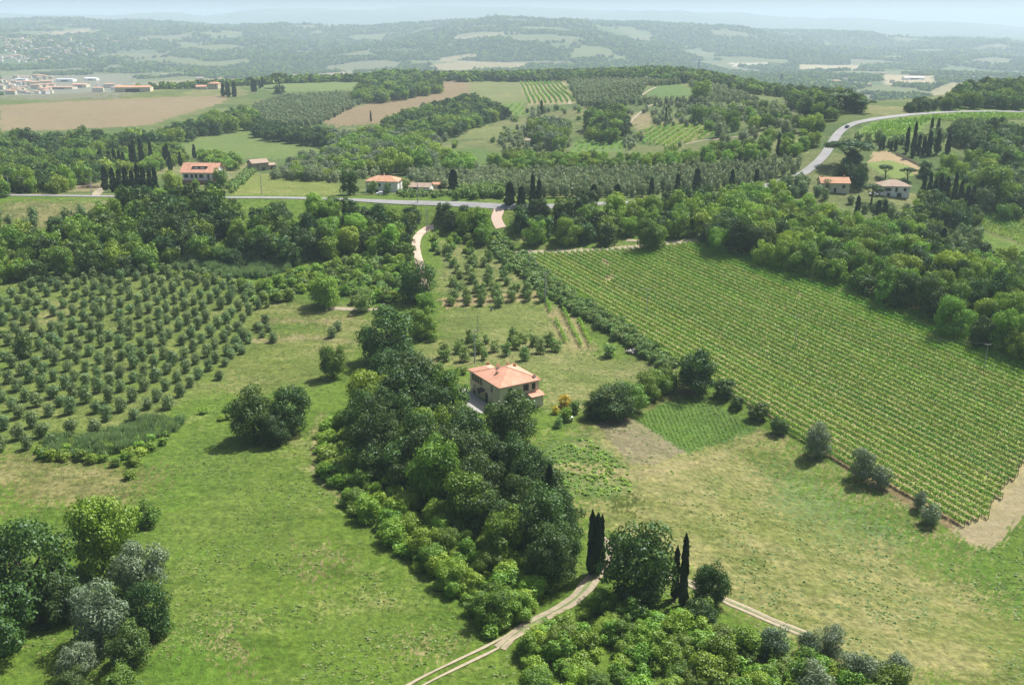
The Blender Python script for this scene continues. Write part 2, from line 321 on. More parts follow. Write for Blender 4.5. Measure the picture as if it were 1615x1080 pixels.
# (polygon in picture points, colour, dryness 0..1, texture 0..1, edge wobble in metres)
REG = [
 # near meadows
 ([(0,700),(190,735),(260,730),(215,800),(140,790),(0,800)], L3(128,132,72), .75, 1, 3),
 ([(0,440),(60,425),(300,425),(410,450),(400,520),(330,620),(180,680),(0,710)], L3(132,150,76), .45, 1, 1.5),
 ([(400,470),(560,480),(600,500),(560,560),(500,600),(400,620),(330,620),(390,520)], L3(130,145,72), .55, 1, 3),
 ([(520,640),(620,790),(800,990),(660,1080),(600,1080),(450,900),(420,740),(470,660)], L3(122,149,58), .5, 1, 8),
 ([(0,950),(110,890),(300,930),(370,1080),(0,1080)], L3(118,145,60), .35, 1, 6),
 ([(270,760),(440,700),(500,760),(420,900),(330,1000),(290,900)], L3(124,148,66), .4, 1, 9),
 ([(850,700),(1000,655),(1200,680),(1330,740),(1560,860),(1640,980),(1640,1100),(1400,1100),(1140,940),(950,850),(870,760)], L3(138,147,78), .76, 1, 4),
 ([(1210,740),(1290,750),(1400,800),(1440,860),(1350,870),(1240,800)], L3(136,158,98), .25, 1, 9),
 ([(1180,700),(1290,740),(1440,830),(1540,860),(1615,900),(1640,1010),(1500,900),(1340,800)], L3(115,150,58), .25, 1, 5),
 ([(965,785),(985,778),(1012,785),(1010,800),(985,810),(968,800)], L3(98,108,48), .1, 1, 1.5),
 ([(940,640),(1000,640),(1090,590),(1130,600),(1060,640),(960,660),(900,690)], L3(135,140,78), .5, 1, 2),
 ([(998,660),(1050,633),(1100,622),(1195,676),(1150,695),(1078,714)], L3(108,140,68), .2, 1, .4),
 ([(940,668),(992,656),(1078,712),(1030,735),(990,730)], L3(158,150,118), .4, .8, .4),
 ([(855,700),(925,680),(990,735),(1000,790),(900,790),(860,750)], L3(112,138,72), .6, 1, 2),
 ([(860,735),(905,725),(1000,745),(1100,722),(1200,680),(1206,690),(1110,735),(1000,760),(900,750)], L3(160,155,105), .8, 1, 1.2),
 ([(620,560),(700,520),(860,470),(900,480),(940,560),(1060,580),(1080,600),(960,650),(860,640),(850,600),(740,580)], L3(138,150,85), .6, 1, 3),
 ([(700,478),(862,472),(880,520),(870,545),(720,545),(690,520)], L3(135,150,80), .55, .9, 2),
 ([(690,380),(770,372),(860,470),(700,475)], L3(132,146,82), .6, 1, 2),
 ([(862,475),(905,500),(945,550),(900,552),(880,530)], L3(165,155,110), .8, .9, 1),
 ([(695,470),(855,460),(868,472),(700,485)], L3(185,165,125), .8, .7, .8),
 ([(950,590),(1060,560),(1070,580),(980,610)], L3(140,148,90), .6, 1, 2),
 ([(335,985),(350,984),(372,1020),(395,1068),(382,1072),(360,1035),(340,1010)], L3(165,152,112), .7, 1, 2),
 ([(495,860),(515,850),(525,880),(505,925),(495,900)], L3(158,150,105), .8, 1, 3),
 ([(640,1010),(680,1000),(700,1025),(660,1040)], L3(158,150,105), .8, 1, 3),
 ([(225,1010),(300,990),(350,1040),(350,1085),(215,1085)], L3(108,143,54), .05, 1, 4),
 ([(270,700),(350,690),(380,730),(300,790),(250,760)], L3(116,143,64), .3, 1, 9),
 ([(550,950),(640,930),(700,960),(600,1000)], L3(112,140,60), .2, 1, 6),
 ([(497,650),(507,650),(503,738),(548,793),(540,800),(492,745)], L3(152,150,98), .7, 1, .8),
 ([(300,650),(400,640),(500,600),(505,606),(400,650),(300,662)], L3(112,138,56), .1, 1, 3),
 ([(400,535),(470,528),(560,535),(560,541),(470,536),(400,544)], L3(160,154,108), .7, 1, 1),
 ([(410,500),(520,505),(560,498),(560,503),(520,511),(410,507)], L3(155,150,102), .7, 1, 1),
 ([(420,470),(520,470),(560,462),(560,468),(520,477),(420,477)], L3(110,136,58), .2, 1, 1),
 ([(420,510),(500,516),(500,524),(420,520)], L3(112,138,60), .1, 1, 1.5),
 # main vineyard soil
 ([(812,396),(900,394),(1000,388),(1100,376),(1200,390),(1345,440),(1480,495),(1660,575),(1660,760),(1553,830),(1518,832),(1310,716),(1190,640),(1062,560),(930,470)], L3(200,186,138), .2, .5, .8),
 ([(1518,828),(1553,822),(1600,760),(1660,690),(1660,780),(1600,830),(1560,866),(1535,862),(1490,822)], L3(190,178,140), .3, .5, .6),
 ([(1280,700),(1310,706),(1520,826),(1500,832),(1390,775)], L3(160,140,105), .4, .8, .5),
 # behind the road
 ([(352,308),(362,285),(395,272),(440,276),(520,282),(540,300),(535,309)], L3(148,160,85), .45, 1, 2),
 ([(55,303),(60,280),(110,275),(165,290),(160,302)], L3(150,145,110), .7, 1, 2),
 ([(0,318),(180,318),(190,345),(60,365),(0,380)], L3(140,145,92), .7, 1, 3),
 ([(0,166),(110,160),(240,154),(360,151),(352,163),(300,178),(230,198),(90,206),(0,206)], L3(172,155,124), .35, .45, 2),
 ([(268,232),(330,210),(400,188),(420,208),(470,216),(515,226),(545,250),(460,252),(380,248),(300,245)], L3(130,152,84), .35, .6, 3),
 ([(420,126),(560,118),(575,130),(560,142),(440,146),(410,140)], L3(135,155,95), .3, .5, 3),
 ([(500,192),(560,168),(600,155),(660,147),(700,127),(742,124),(742,150),(700,160),(650,172),(600,195),(540,200)], L3(165,146,114), .35, .45, 3),
 ([(740,125),(822,124),(834,163),(800,166),(742,150)], L3(142,152,98), .45, .5, 3),
 ([(818,128),(888,129),(908,163),(834,166)], L3(182,174,130), .5, .5, 1),
 ([(685,214),(700,202),(760,197),(798,200),(790,216),(730,220)], L3(138,150,90), .5, .6, 3),
 ([(1020,138),(1070,132),(1100,150),(1080,158),(1015,155)], L3(118,148,85), .2, .5, 3),
 ([(1345,212),(1380,190),(1430,180),(1490,172),(1640,169),(1640,186),(1500,188),(1460,196),(1440,216),(1380,222)], L3(128,158,72), .25, .6, 1),
 ([(1368,258),(1378,240),(1400,238),(1452,262),(1448,275),(1420,268),(1395,258)], L3(205,180,145), .5, .4, .5),
 ([(1370,258),(1400,252),(1445,266),(1440,276),(1412,284),(1385,272)], L3(148,170,92), .2, .4, .8),
 ([(1478,332),(1530,328),(1640,352),(1640,395),(1570,375)], L3(140,150,85), .4, .7, 1),
 ([(640,240),(760,232),(790,260),(700,275),(640,262)], L3(112,140,72), .3, .8, 4),
 ([(1010,195),(1100,190),(1130,210),(1060,235),(1010,215)], L3(150,156,92), .4, .8, 3),
 ([(762,166),(825,158),(834,182),(770,192)], L3(138,158,88), .3, .8, 3),
 ([(905,222),(985,212),(988,238),(903,242)], L3(128,158,84), .2, .8, 2),
 ([(985,196),(1000,176),(1035,180),(1018,208)], L3(172,160,122), .5, .6, 4),
 # far valley strips
 ([(0,158),(0,120),(200,118),(240,140),(180,156)], L3(150,150,130), .4, .5, 20),
 ([(240,128),(440,122),(560,112),(560,122),(440,130),(250,142)], L3(170,160,125), .4, .4, 20),
 ([(670,106),(720,96),(830,100),(830,108),(700,112)], L3(178,165,125), .4, .3, 20),
 ([(690,92),(745,84),(760,90),(700,98)], L3(175,160,125), .4, .3, 20),
 ([(700,60),(790,52),(800,58),(720,66)], L3(165,160,125), .3, .3, 20),
 ([(1150,99),(1212,99),(1215,105),(1155,106)], L3(215,205,180), .4, .2, 8),
 ([(1255,102),(1355,103),(1360,110),(1260,110)], L3(205,190,150), .4, .2, 8),
 ([(1390,118),(1475,120),(1480,136),(1395,134)], L3(200,185,150), .4, .2, 8),
 ([(1465,145),(1500,130),(1530,132),(1510,148)], L3(175,165,120), .4, .3, 8),
 ([(80,50),(140,46),(150,54),(90,58)], L3(190,170,135), .4, .2, 20),
]
def voro(x, y, cell, seed):
    gx = np.floor(x / cell).astype(np.int64); gy = np.floor(y / cell).astype(np.int64)
    best = np.full(x.shape, 1e18); sec = best.copy(); bid = np.zeros(x.shape, np.int64)
    for dx in (-1, 0, 1):
        for dy in (-1, 0, 1):
            i = gx + dx; j = gy + dy
            r1 = NL[(i * 7 + seed) & 255, (j * 3 + 11) & 255]; r2 = NL[(i * 5 + 91) & 255, (j * 9 + seed) & 255]
            d = (x - (i + r1) * cell) ** 2 + (y - (j + r2) * cell) ** 2
            c = d < best; sec = np.where(c, best, np.minimum(sec, d)); bid = np.where(c, (i * 92821 + j * 68917) & 0xffffff, bid); best = np.where(c, d, best)
    return bid, np.sqrt(sec) - np.sqrt(best)
FARC = [L3(*c) for c in ((88,112,66),(104,126,74),(128,138,86),(80,104,60),(134,138,100),(108,130,76),(92,116,68),(84,106,62),(128,138,94),(96,120,66))]
MIDC = [L3(*c) for c in ((112,134,76),(124,142,82),(136,146,92),(104,128,70),(118,136,74),(146,150,100))]
def far_cell(x, y):                               # field id and distance to its edge, on the far hills
    wx = x + (fbm(x / 160, y / 160, 2) - .5) * 160; wy = y + (fbm(x / 160 + 9, y / 160, 2) - .5) * 160
    return voro(wx, wy * .8, 260, 5)
def ground_attr(x, y):
    n = len(x); col = np.tile(L3(119, 149, 57), (n, 1)); dry = np.full(n, .42); tex = np.ones(n)
    m = y > 430
    b, e = voro(x[m] + 14 * np.sin(y[m] / 60), y[m], 75, 3); col[m] = np.array(MIDC)[b % len(MIDC)]; dry[m] = .3 + (b % 7) / 18.0
    m = y > 1350
    b, e = far_cell(x[m], y[m]); col[m] = np.array(FARC)[b % len(FARC)]; dry[m] = .2 + (b % 5) / 25.0; tex[m] = .35
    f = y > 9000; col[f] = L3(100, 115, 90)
    wx = vnoise(x / 3.1 + 5, y / 3.1) - .5 + (vnoise(x / 11 + 5, y / 11) - .5) * 1.6; wy = vnoise(x / 3.1 + 50, y / 3.1 + 9) - .5 + (vnoise(x / 11 + 50, y / 11 + 9) - .5) * 1.6
    jx = rng.normal(0, .9, n); jy = rng.normal(0, .9, n)
    for poly, c, d, t, wob in REG:
        P = wpoly(poly); xs = [p[0] for p in P]; ys = [p[1] for p in P]
        k = np.nonzero((x > min(xs) - 5) & (x < max(xs) + 5) & (y > min(ys) - 5) & (y < max(ys) + 5))[0]
        if len(k) == 0: continue
        q = pip(x[k] + wx[k] * wob + jx[k] * wob, y[k] + wy[k] * wob + jy[k] * wob, P); k = k[q]; col[k] = c; dry[k] = d; tex[k] = t
    return col, dry, tex
ys_ = np.concatenate([np.geomspace(52, 700, 560)[:-1], np.geomspace(700, 20400, 370)]); ss_ = np.linspace(-0.98, 0.98, 980)
YY, SS = np.meshgrid(ys_, ss_, indexing='ij'); XX = SS * YY; ZZ = H(XX, YY)
nr, nc = XX.shape; ii = np.arange(nr * nc).reshape(nr, nc)
quads = np.stack([ii[:-1, :-1], ii[:-1, 1:], ii[1:, 1:], ii[1:, :-1]], -1).reshape(-1, 4)
me = mesh_np("ground", np.stack([XX, YY, ZZ], -1).reshape(-1, 3), quads, [M['ground']], smooth=True)
gc, gd, gt = ground_attr(XX.ravel(), YY.ravel())
at = me.attributes.new("Col", 'FLOAT_COLOR', 'POINT'); at.data.foreach_set("color", np.concatenate([gc, np.ones((len(gc), 1))], 1).astype(np.float32).ravel())
at = me.attributes.new("Dry", 'FLOAT', 'POINT'); at.data.foreach_set("value", gd.astype(np.float32))
at = me.attributes.new("Tex", 'FLOAT', 'POINT'); at.data.foreach_set("value", gt.astype(np.float32))
tag(obj("ground", me), "rolling meadows, fields and far hills", "ground", kind="structure")

# ------------------------------------------------------------------ roads and tracks (ribbons a little above the ground)
def smooth_path(P, step):
    P = [np.array(p[:2]) for p in P]; P = [2 * P[0] - P[1]] + P + [2 * P[-1] - P[-2]]; o = []
    for i in range(1, len(P) - 2):
        n = max(2, int(np.linalg.norm(P[i+1] - P[i]) / step))
        for k in range(n):
            t = k / n; a, b, c, d = P[i-1:i+3]
            o.append(.5 * ((2*b) + (-a + c) * t + (2*a - 5*b + 4*c - d) * t*t + (-a + 3*b - 3*c + d) * t**3))
    o.append(P[-2]); return np.array(o)
ROADS = []
def ribbon(name, px, width, mat, lift=0.10, label=None, cat=None, world=None, off=0.0, kind="structure", wob=0.0, step=1.5):
    P = world if world is not None else [hit(u, v) for u, v in px]
    P = smooth_path(P, step); T_ = np.gradient(P, axis=0); T_ /= np.linalg.norm(T_, axis=1)[:, None] + 1e-9; Nn = np.stack([-T_[:, 1], T_[:, 0]], 1)
    P = P + Nn * off; ks = np.array([-1, -.5, 0, .5, 1.])
    w = width / 2 * (1 + (wob * (fbm(P[:, 0] / 4, P[:, 1] / 4, 2) - .5) * 2 if wob else 0) * np.ones(len(P)))
    X = P[:, None, 0] + Nn[:, None, 0] * ks * w[:, None]; Y = P[:, None, 1] + Nn[:, None, 1] * ks * w[:, None]
    Z = H(X, Y); Z = Z + lift
    n = len(P); id_ = np.arange(n * 5).reshape(n, 5); q = np.stack([id_[:-1, :-1], id_[1:, :-1], id_[1:, 1:], id_[:-1, 1:]], -1).reshape(-1, 4)
    o = obj(name, mesh_np(name, np.stack([X, Y, Z], -1).reshape(-1, 3), q, [mat], smooth=True)); tag(o, label, cat, kind=kind)
    ROADS.append((P, width / 2)); return o, P
MAINPX = [(-120,306),(0,308),(100,309),(180,310),(300,312),(420,312),(540,315),(620,319),(720,322),(800,326)]
RIDGEPX = [(1262,276),(1272,270),(1285,260),(1300,245),(1312,226),(1325,208),(1345,196),(1375,189),(1420,183),(1480,178),(1540,176),(1640,176)]
mainw = [hit(u, v) for u, v in MAINPX]
rw = [hit(u, v) for u, v in RIDGEPX]
midw = [(mainw[-1][0] + 22, mainw[-1][1] + 3), (60, 430), (110, 450), (rw[0][0] - 22, rw[0][1] - 18)]
mw_all = [p[:2] for p in mainw] + midw + [p[:2] for p in rw]
o_, mainP = ribbon("road", None, 5.2, M['asphalt'], 0.22, "pale asphalt country road along the ridge", "road", world=mw_all, step=2.5)
ribbon("driveway", [(684,358),(672,362),(660,372),(656,386),(658,400),(661,412),(665,436),(670,462)], 3.3, M['pink'], 0.10, "pinkish gravel driveway to the farmhouse", "driveway", wob=.15)
ribbon("dirt_track", [(788,1022),(815,998),(860,972),(905,946),(935,912),(950,885),(958,862),(962,848)], 2.6, M['dirt'], 0.10, "pale dirt track curving past the wood", "track", wob=.45)
for of in (-.8, .8):
    ribbon("wheel_rut", [(610,1110),(660,1078),(720,1048),(770,1024),(800,1008),(830,990)], .5, M['rut'], 0.14, "worn wheel rut in the dirt track", "wheel rut", off=of, wob=.5)
ribbon("dirt_track", [(962,850),(1000,880),(1050,905),(1100,925),(1140,945),(1180,962),(1215,978),(1270,1000)], 2.4, M['dirt'], 0.09, "pale dirt track behind the oaks", "track", wob=.2)
for of in (-.75, .75):
    ribbon("wheel_rut", [(1090,922),(1140,945),(1180,962),(1215,978),(1270,1000)], .5, M['rut'], 0.13, "worn wheel rut in the branch track", "wheel rut", off=of, wob=.5)
ribbon("track_median", [(788,1022),(815,998),(860,972),(905,946),(935,912),(950,885),(958,862)], .5, M['median'], 0.15, "weedy grass strip along the middle of the dirt track", "grass strip", wob=1.5)
ribbon("track_median", [(1050,905),(1100,925),(1140,945),(1180,962),(1215,978),(1270,1000)], .5, M['median'], 0.14, "weedy grass strip along the middle of the branch track", "grass strip", wob=1.5)
ribbon("dirt_track", [(812,399),(870,397),(940,395),(1000,390),(1050,384),(1110,379)], 4.2, M['dirt'], 0.09, "beige headland track at the top of the vineyard", "track", wob=.25)
ribbon("dirt_track", [(988,379),(1020,381),(1050,383)], 2.2, M['dirt'], 0.13, "short dirt spur joining the headland track", "track", wob=.2)
ribbon("dirt_track", [(515,486),(540,487),(575,489),(600,486)], 2.4, M['dirt'], 0.09, "dirt path from the meadow to the driveway", "track", wob=.4)
ribbon("side_road", [(786,322),(787,332),(783,345),(790,360)], 4.5, M['pink'], 0.2, "pale paved side road joining the ridge road", "road")
ribbon("side_road", [(150,309),(158,300),(165,296)], 4.0, M['dirt'], 0.1, "pale entrance by the wood pile", "road")
for q in (((1080,228),(1110,222),(1150,218),(1200,212)), ((1060,158),(1020,170),(985,200)), ((905,128),(880,140),(900,165)), ((1010,152),(1035,138))):
    ribbon("dirt_track", list(q), 3.0, M['dirt'], 0.2, "thin pale farm track between the groves", "track", wob=.3, step=4)
def near_road(x, y, pad=1.0):
    for P, w in ROADS:
        d = np.min((P[:, 0] - x) ** 2 + (P[:, 1] - y) ** 2)
        if d < (w + pad) ** 2: return True
    return False

# ------------------------------------------------------------------ buildings
def window_parts(root, wins, d2, frame_mat=None):
    """wins: (origin, ux, uz-normal n, along, z, w, h, shutters)"""
    for (ox, oy), (ux, uy), (nx, ny), s, z, w, h, sh in wins:
        b = MB(); fw = 0.09
        def pt(a, zz, o): return (ox + ux * a + nx * o, oy + uy * a + ny * o, zz)
        def slab(mb, a0, a1, z0, z1, o0, o1, m=0):
            mb.add([pt(a0,z0,o0),pt(a1,z0,o0),pt(a1,z0,o1),pt(a0,z0,o1),pt(a0,z1,o0),pt(a1,z1,o0),pt(a1,z1,o1),pt(a0,z1,o1)],
                   [(0,3,2,1),(4,5,6,7),(0,1,5,4),(1,2,6,5),(2,3,7,6),(3,0,4,7)], m)
        slab(b, s - w/2, s + w/2, z, z + h, -.02, .03, 0)
        slab(b, s - w/2 - fw, s - w/2, z - .05, z + h + fw, -.02, .07, 1); slab(b, s + w/2, s + w/2 + fw, z - .05, z + h + fw, -.02, .07, 1)
        slab(b, s - w/2, s + w/2, z + h, z + h + fw, -.02, .07, 1); slab(b, s - w/2 - fw, s + w/2 + fw, z - .15, z - .05, -.02, .14, 1)
        win = b.build("door" if z < .3 else "window", [M['glass'], frame_mat or M['shutter']], root)
        if sh:
            for q in (-1, 1):
                c = MB(); e = s + q * (w/2 + .04 + w/4); slab(c, e - w/4, e + w/4, z, z + h, .075, .13); c.build("shutter", M['shutter'], win)
def roof_planes(W, D, z0, rh, eave, kind):
    x0, x1, y0, y1 = -W/2 - eave, W/2 + eave, -D/2 - eave, D/2 + eave; t = .16; zt = z0 + rh
    lo = z0 - rh * eave / (D/2 if D < W else W/2) * .6
    b = MB(); e = [(x0,y0,lo),(x1,y0,lo),(x1,y1,lo),(x0,y1,lo)]
    if kind == 'hip':
        k = (min(W, D) / 2 + eave) * .98
        if W >= D: r = [(x0 + k, 0, zt), (x1 - k, 0, zt)]
        else: r = [(0, y0 + k, zt), (0, y1 - k, zt)]
    else: r = [(x0, 0, zt), (x1, 0, zt)]
    V = e + r; top = [(a, b_, c + t) for a, b_, c in V]; V = V + top; n = 6
    if kind == 'hip' and W < D: F = [(0,1,4),(1,2,5,4),(2,3,5),(3,0,4,5)]
    else: F = [(0,1,5,4),(1,2,5),(2,3,4,5),(3,0,4)]
    if kind == 'gable': F2 = [(0,1,5,4),(2,3,4,5)]
    else: F2 = F
    Fs = [tuple(i + n for i in f) for f in F2] + [tuple(reversed(f)) for f in F2]
    if kind == 'gable': Fs += [(0,1,1+n,0+n),(2,3,3+n,2+n),(1,5,5+n,1+n),(5,2,2+n,5+n),(3,4,4+n,3+n),(4,0,0+n,4+n)]
    else: Fs += [(0,1,1+n,0+n),(1,2,2+n,1+n),(2,3,3+n,2+n),(3,0,0+n,3+n)]
    b.add(V, Fs); return b, lo
def chimney(parent, x, y, z, h=1.1, mat='cream', w=.55):
    b = MB().box(x - w/2, x + w/2, y - w/2, y + w/2, z - .8, z + h); b.box(x - w/2 - .1, x + w/2 + .1, y - w/2 - .1, y + w/2 + .1, z + h, z + h + .1, 1)
    b.box(x - w/3, x + w/3, y - w/3, y + w/3, z + h + .1, z + h + .28, 1); return b.build("chimney", [M[mat], M['tile2']], parent)
def house(name, label, cat, x, y, rz, W, D, Hh, kind='hip', rh=1.8, wall='white', tile='tile', wins=(), chims=(), eave=.5, z=None, group=None, base=1.5):
    z = min(hz(x + a, y + b) for a in (-W/2, W/2) for b in (-D/2, D/2)) + .2 if z is None else z
    r = empty(name, (x, y, z), rz); tag(r, label, cat, group)
    b = MB().box(-W/2, W/2, -D/2, D/2, -base, Hh)
    if kind == 'gable': b.add([(-W/2,-D/2,Hh),(-W/2,D/2,Hh),(-W/2,0,Hh+rh-.05),(W/2,-D/2,Hh),(W/2,D/2,Hh),(W/2,0,Hh+rh-.05)],[(0,2,1),(3,4,5),(0,3,5,2),(4,1,2,5)])
    b.build("wall", M[wall], r); rb, lo = roof_planes(W, D, Hh, rh, eave, kind); ro = rb.build("roof", M[tile], r)
    sides = {0: ((0, -D/2), (1, 0), (0, -1)), 1: ((W/2, 0), (0, 1), (1, 0)), 2: ((0, D/2), (-1, 0), (0, 1)), 3: ((-W/2, 0), (0, -1), (-1, 0))}
    window_parts(r, [(*sides[s], a, zz, w, h, sh) for s, a, zz, w, h, sh in wins], D)
    for cx, cy_, cz in chims: chimney(ro, cx, cy_, Hh + cz)
    return r, ro, z

# the farmhouse in the middle (L-shaped, hip roofs)
ax, ay = -11.2, 237.6; th = math.atan2(-.857, .515); fz = hz(-3, 231) + .15
fr = empty("farmhouse", (ax, ay, fz), th, (.95, .95, .97)); tag(fr, "cream L-shaped farmhouse with pink terracotta hip roofs at the centre of the valley", "farmhouse")
# local: x along the front-left facade (towards the camera), y towards the back right
bx0, bx1, by1, wx0, wy1, eh = 3.0, 16.6, 12.4, 0.0, 6.4, 6.2
w = MB().box(bx0, bx1, 0, by1, -2.0, eh).box(wx0, bx0 + .5, 0.012, wy1, -2.0, eh - .012); w.box(wx0 - .0, bx1 + .0, -.05, -.003, 3.02, 3.14)
w.build("wall", M['cream'], fr)
def hip(x0, x1, y0, y1, z0, rh, e, t=.16):
    x0 -= e; x1 += e; y0 -= e; y1 += e; k = min(x1 - x0, y1 - y0) / 2 * .98; my = (y0 + y1) / 2; mx = (x0 + x1) / 2
    rr = [(x0 + k, my), (x1 - k, my)] if x1 - x0 >= y1 - y0 else [(mx, y0 + k), (mx, y1 - k)]
    V = [(x0,y0,z0),(x1,y0,z0),(x1,y1,z0),(x0,y1,z0),(*rr[0],z0+rh),(*rr[1],z0+rh)]; n = 6; V = V + [(a,b,c+t) for a,b,c in V]
    F = [(0,1,5,4),(1,2,5),(2,3,4,5),(3,0,4)] if x1 - x0 >= y1 - y0 else [(0,1,4),(1,2,5,4),(2,3,5),(3,0,4,5)]
    return V, [tuple(i+n for i in f) for f in F] + [tuple(reversed(f)) for f in F] + [(0,1,1+n,n),(1,2,2+n,1+n),(2,3,3+n,2+n),(3,0,n,3+n)]
rb = MB().add(*hip(bx0, bx1, 0, by1, eh - .1, 2.5, .55)); fro = rb.build("roof", M['tile'], fr)
rb = MB().add(*hip(wx0, 9.0, 0.015, wy1, eh - .115, 1.35, .53)); rb.build("roof", M['tile'], fr)
def caps(x0, x1, y0, y1, z0, rh, e, par):
    V, _ = hip(x0, x1, y0, y1, z0, rh, e); V = V[6:]; w = x1 - x0 >= y1 - y0; L = [(0,4),(3,4),(1,5),(2,5),(4,5)] if w else [(0,4),(1,4),(2,5),(3,5),(4,5)]
    b = MB()
    for a, c in L: b.tube([V[a], V[c]], [.11, .11], 6)
    for a, c in ((0,1),(1,2),(2,3),(3,0)): b.tube([Vector(V[a]) - Vector((0,0,.1)), Vector(V[c]) - Vector((0,0,.1))], [.09, .09], 6, 1)
    b.build("ridge_tiles", [M['tile2'], M['brown']], par)
caps(bx0, bx1, 0, by1, eh - .1, 2.5, .55, fro)
fl = ((0, 0), (1, 0), (0, -1)); frr = ((bx1, 0), (0, 1), (1, 0))
window_parts(fr, [(*fl, 1.9, 3.9, .85, 1.35, 0), (*fl, 3.4, 3.9, .95, 1.35, 0), (*fl, 4.9, 3.9, .95, 1.35, 0), (*fl, 6.5, 3.9, .95, 1.35, 0), (*fl, 12.3, 3.7, .8, 1.3, 0),
                  (*fl, 2.6, 0.1, 1.1, 2.3, 0), (*fl, 5.0, .9, .95, 1.3, 0), (*fl, 9.4, .1, 1.1, 2.2, 0),
                  (*frr, 8.2, 3.9, 1.5, 1.5, 0), (*frr, 10.6, 3.9, .9, 1.5, 0), (*frr, 3.2, 3.9, .95, 1.35, 0), (*frr, 4.0, .9, 1.0, 1.3, 0)], 12)
aw = MB(); aw.add([(6.3,-.06,3.0),(8.9,-.06,3.0),(8.9,-1.4,2.45),(6.3,-1.4,2.45),(6.3,-.06,3.1),(8.9,-.06,3.1),(8.9,-1.4,2.55),(6.3,-1.4,2.55)],[(0,1,2,3),(7,6,5,4),(0,4,5,1),(2,6,7,3),(1,5,6,2),(3,7,4,0)]); aw.build("porch_roof", M['shutter'], fr)
for cx, cy_, cz, mt_ in ((10.0, 3.0, 7.1, 'cream'), (7.9, 4.6, 7.6, 'white'), (6.6, 8.4, 7.6, 'cream'), (0.4, 5.6, 6.3, 'brown'), (3.2, 7.2, 6.4, 'cream'), (6.3, 10.8, 6.7, 'brown'), (15.8, 11.4, 6.4, 'white')): chimney(fro, cx, cy_, cz, .9, mt_, .6)
ann = MB().box(bx1 + .003, bx1 + 2.4, 8.6, 12.2, -2.0, 2.6); ann.build("annex", M['cream'], fr)
MB().add([(bx1,8.2,3.15),(bx1+2.9,8.2,2.6),(bx1+2.9,12.6,2.6),(bx1,12.6,3.15),(bx1,8.2,3.3),(bx1+2.9,8.2,2.75),(bx1+2.9,12.6,2.75),(bx1,12.6,3.3)],[(3,2,1,0),(4,5,6,7),(0,1,5,4),(1,2,6,5),(2,3,7,6),(3,0,4,7)]).build("annex_roof", M['tile'], fr)
# patio
q = [(708,600),(742,617),(768,636),(762,652),(728,652),(712,628)]
P = [hit(u, v)[:2] for u, v in q]; cxp = sum(p[0] for p in P)/6; cyp = sum(p[1] for p in P)/6
pv_ = [(p[0], p[1], hz(*p) + .14) for p in P]; pv_ += [(p[0], p[1], hz(*p) - .3) for p in P]
pm = mesh_py("patio", pv_, [tuple(reversed(range(6)))] + [(i, i+6, (i+1)%6+6, (i+1)%6) for i in range(6)], [M['patio']]); tag(obj("patio", pm), "pale concrete yard beside the farmhouse", "patio", kind="structure")

def at(u, v): h = hit(u, v); return h[0], h[1]
# white villa with long red roof
x, y = at(317, 291)
vr, vro, vz = house("villa", "white villa with a long red roof and dormer terrace behind the ridge road", "villa", x, y + 5.5, R(-4), 18.5, 12, 7.4, 'gable', 4.0, 'white', 'tile',
  [(0,-7.0,4.5,2.0,1.6,0),(0,-3.9,4.3,1.0,1.9,0),(0,-1.7,3.9,1.1,2.3,0),(0,1.2,4.5,2.0,1.6,0),(0,5.0,3.9,1.0,2.3,0),(0,-5,.3,1.5,2,0),(0,-1.5,.3,1.5,2,0),(0,2.5,.3,1.8,2,0),(0,6,.3,1.5,2,0)], [(-.5,.8,2.6),(2.0,.6,2.5),(-6.5,-1.5,2.0)], .9, base=2.5)
MB().box(-3.9, 3.9, -4.0, -1.0, 8.1, 10.1).build("dormer", M['shutter'], vr); MB().box(-4.2, 4.2, -3.4, -.2, 10.13, 10.3).build("dormer_roof", M['tile'], vr)
[MB().box(a, a + 2.3, -4.06, -4.01, 8.8, 9.7).build("window", M['white'], vr) for a in (-3.2, .4)]
MB().box(-10.2, 10.2, -9.1, -6.02, -2, 2.85).build("terrace", M['brown'], vr); MB().box(-10.2, 10.2, -9.1, -8.98, 2.86, 3.7).build("balcony_rail", M['brown'], vr)
MB().box(7.2, 9.9, -6.2, 3, -2, 5.2).build("side_wing", M['brown'], vr)
x, y = at(353, 287); pr = MB(); pr.tube([(0,0,0),(0,0,2.2)], [.06,.06]); n = 8
pr.add([(0,0,2.9)] + [(2.2*math.cos(i*math.pi/4), 2.2*math.sin(i*math.pi/4), 2.1) for i in range(8)], [(0,1+i,1+(i+1)%8) for i in range(8)] + [(0,1+(i+1)%8,1+i) for i in range(8)])
o = pr.build("parasol", [M['white']]); o.location = (x + .5, y + 1.5, hz(x, y) + 1.2); tag(o, "open white parasol at the right end of the villa", "parasol")
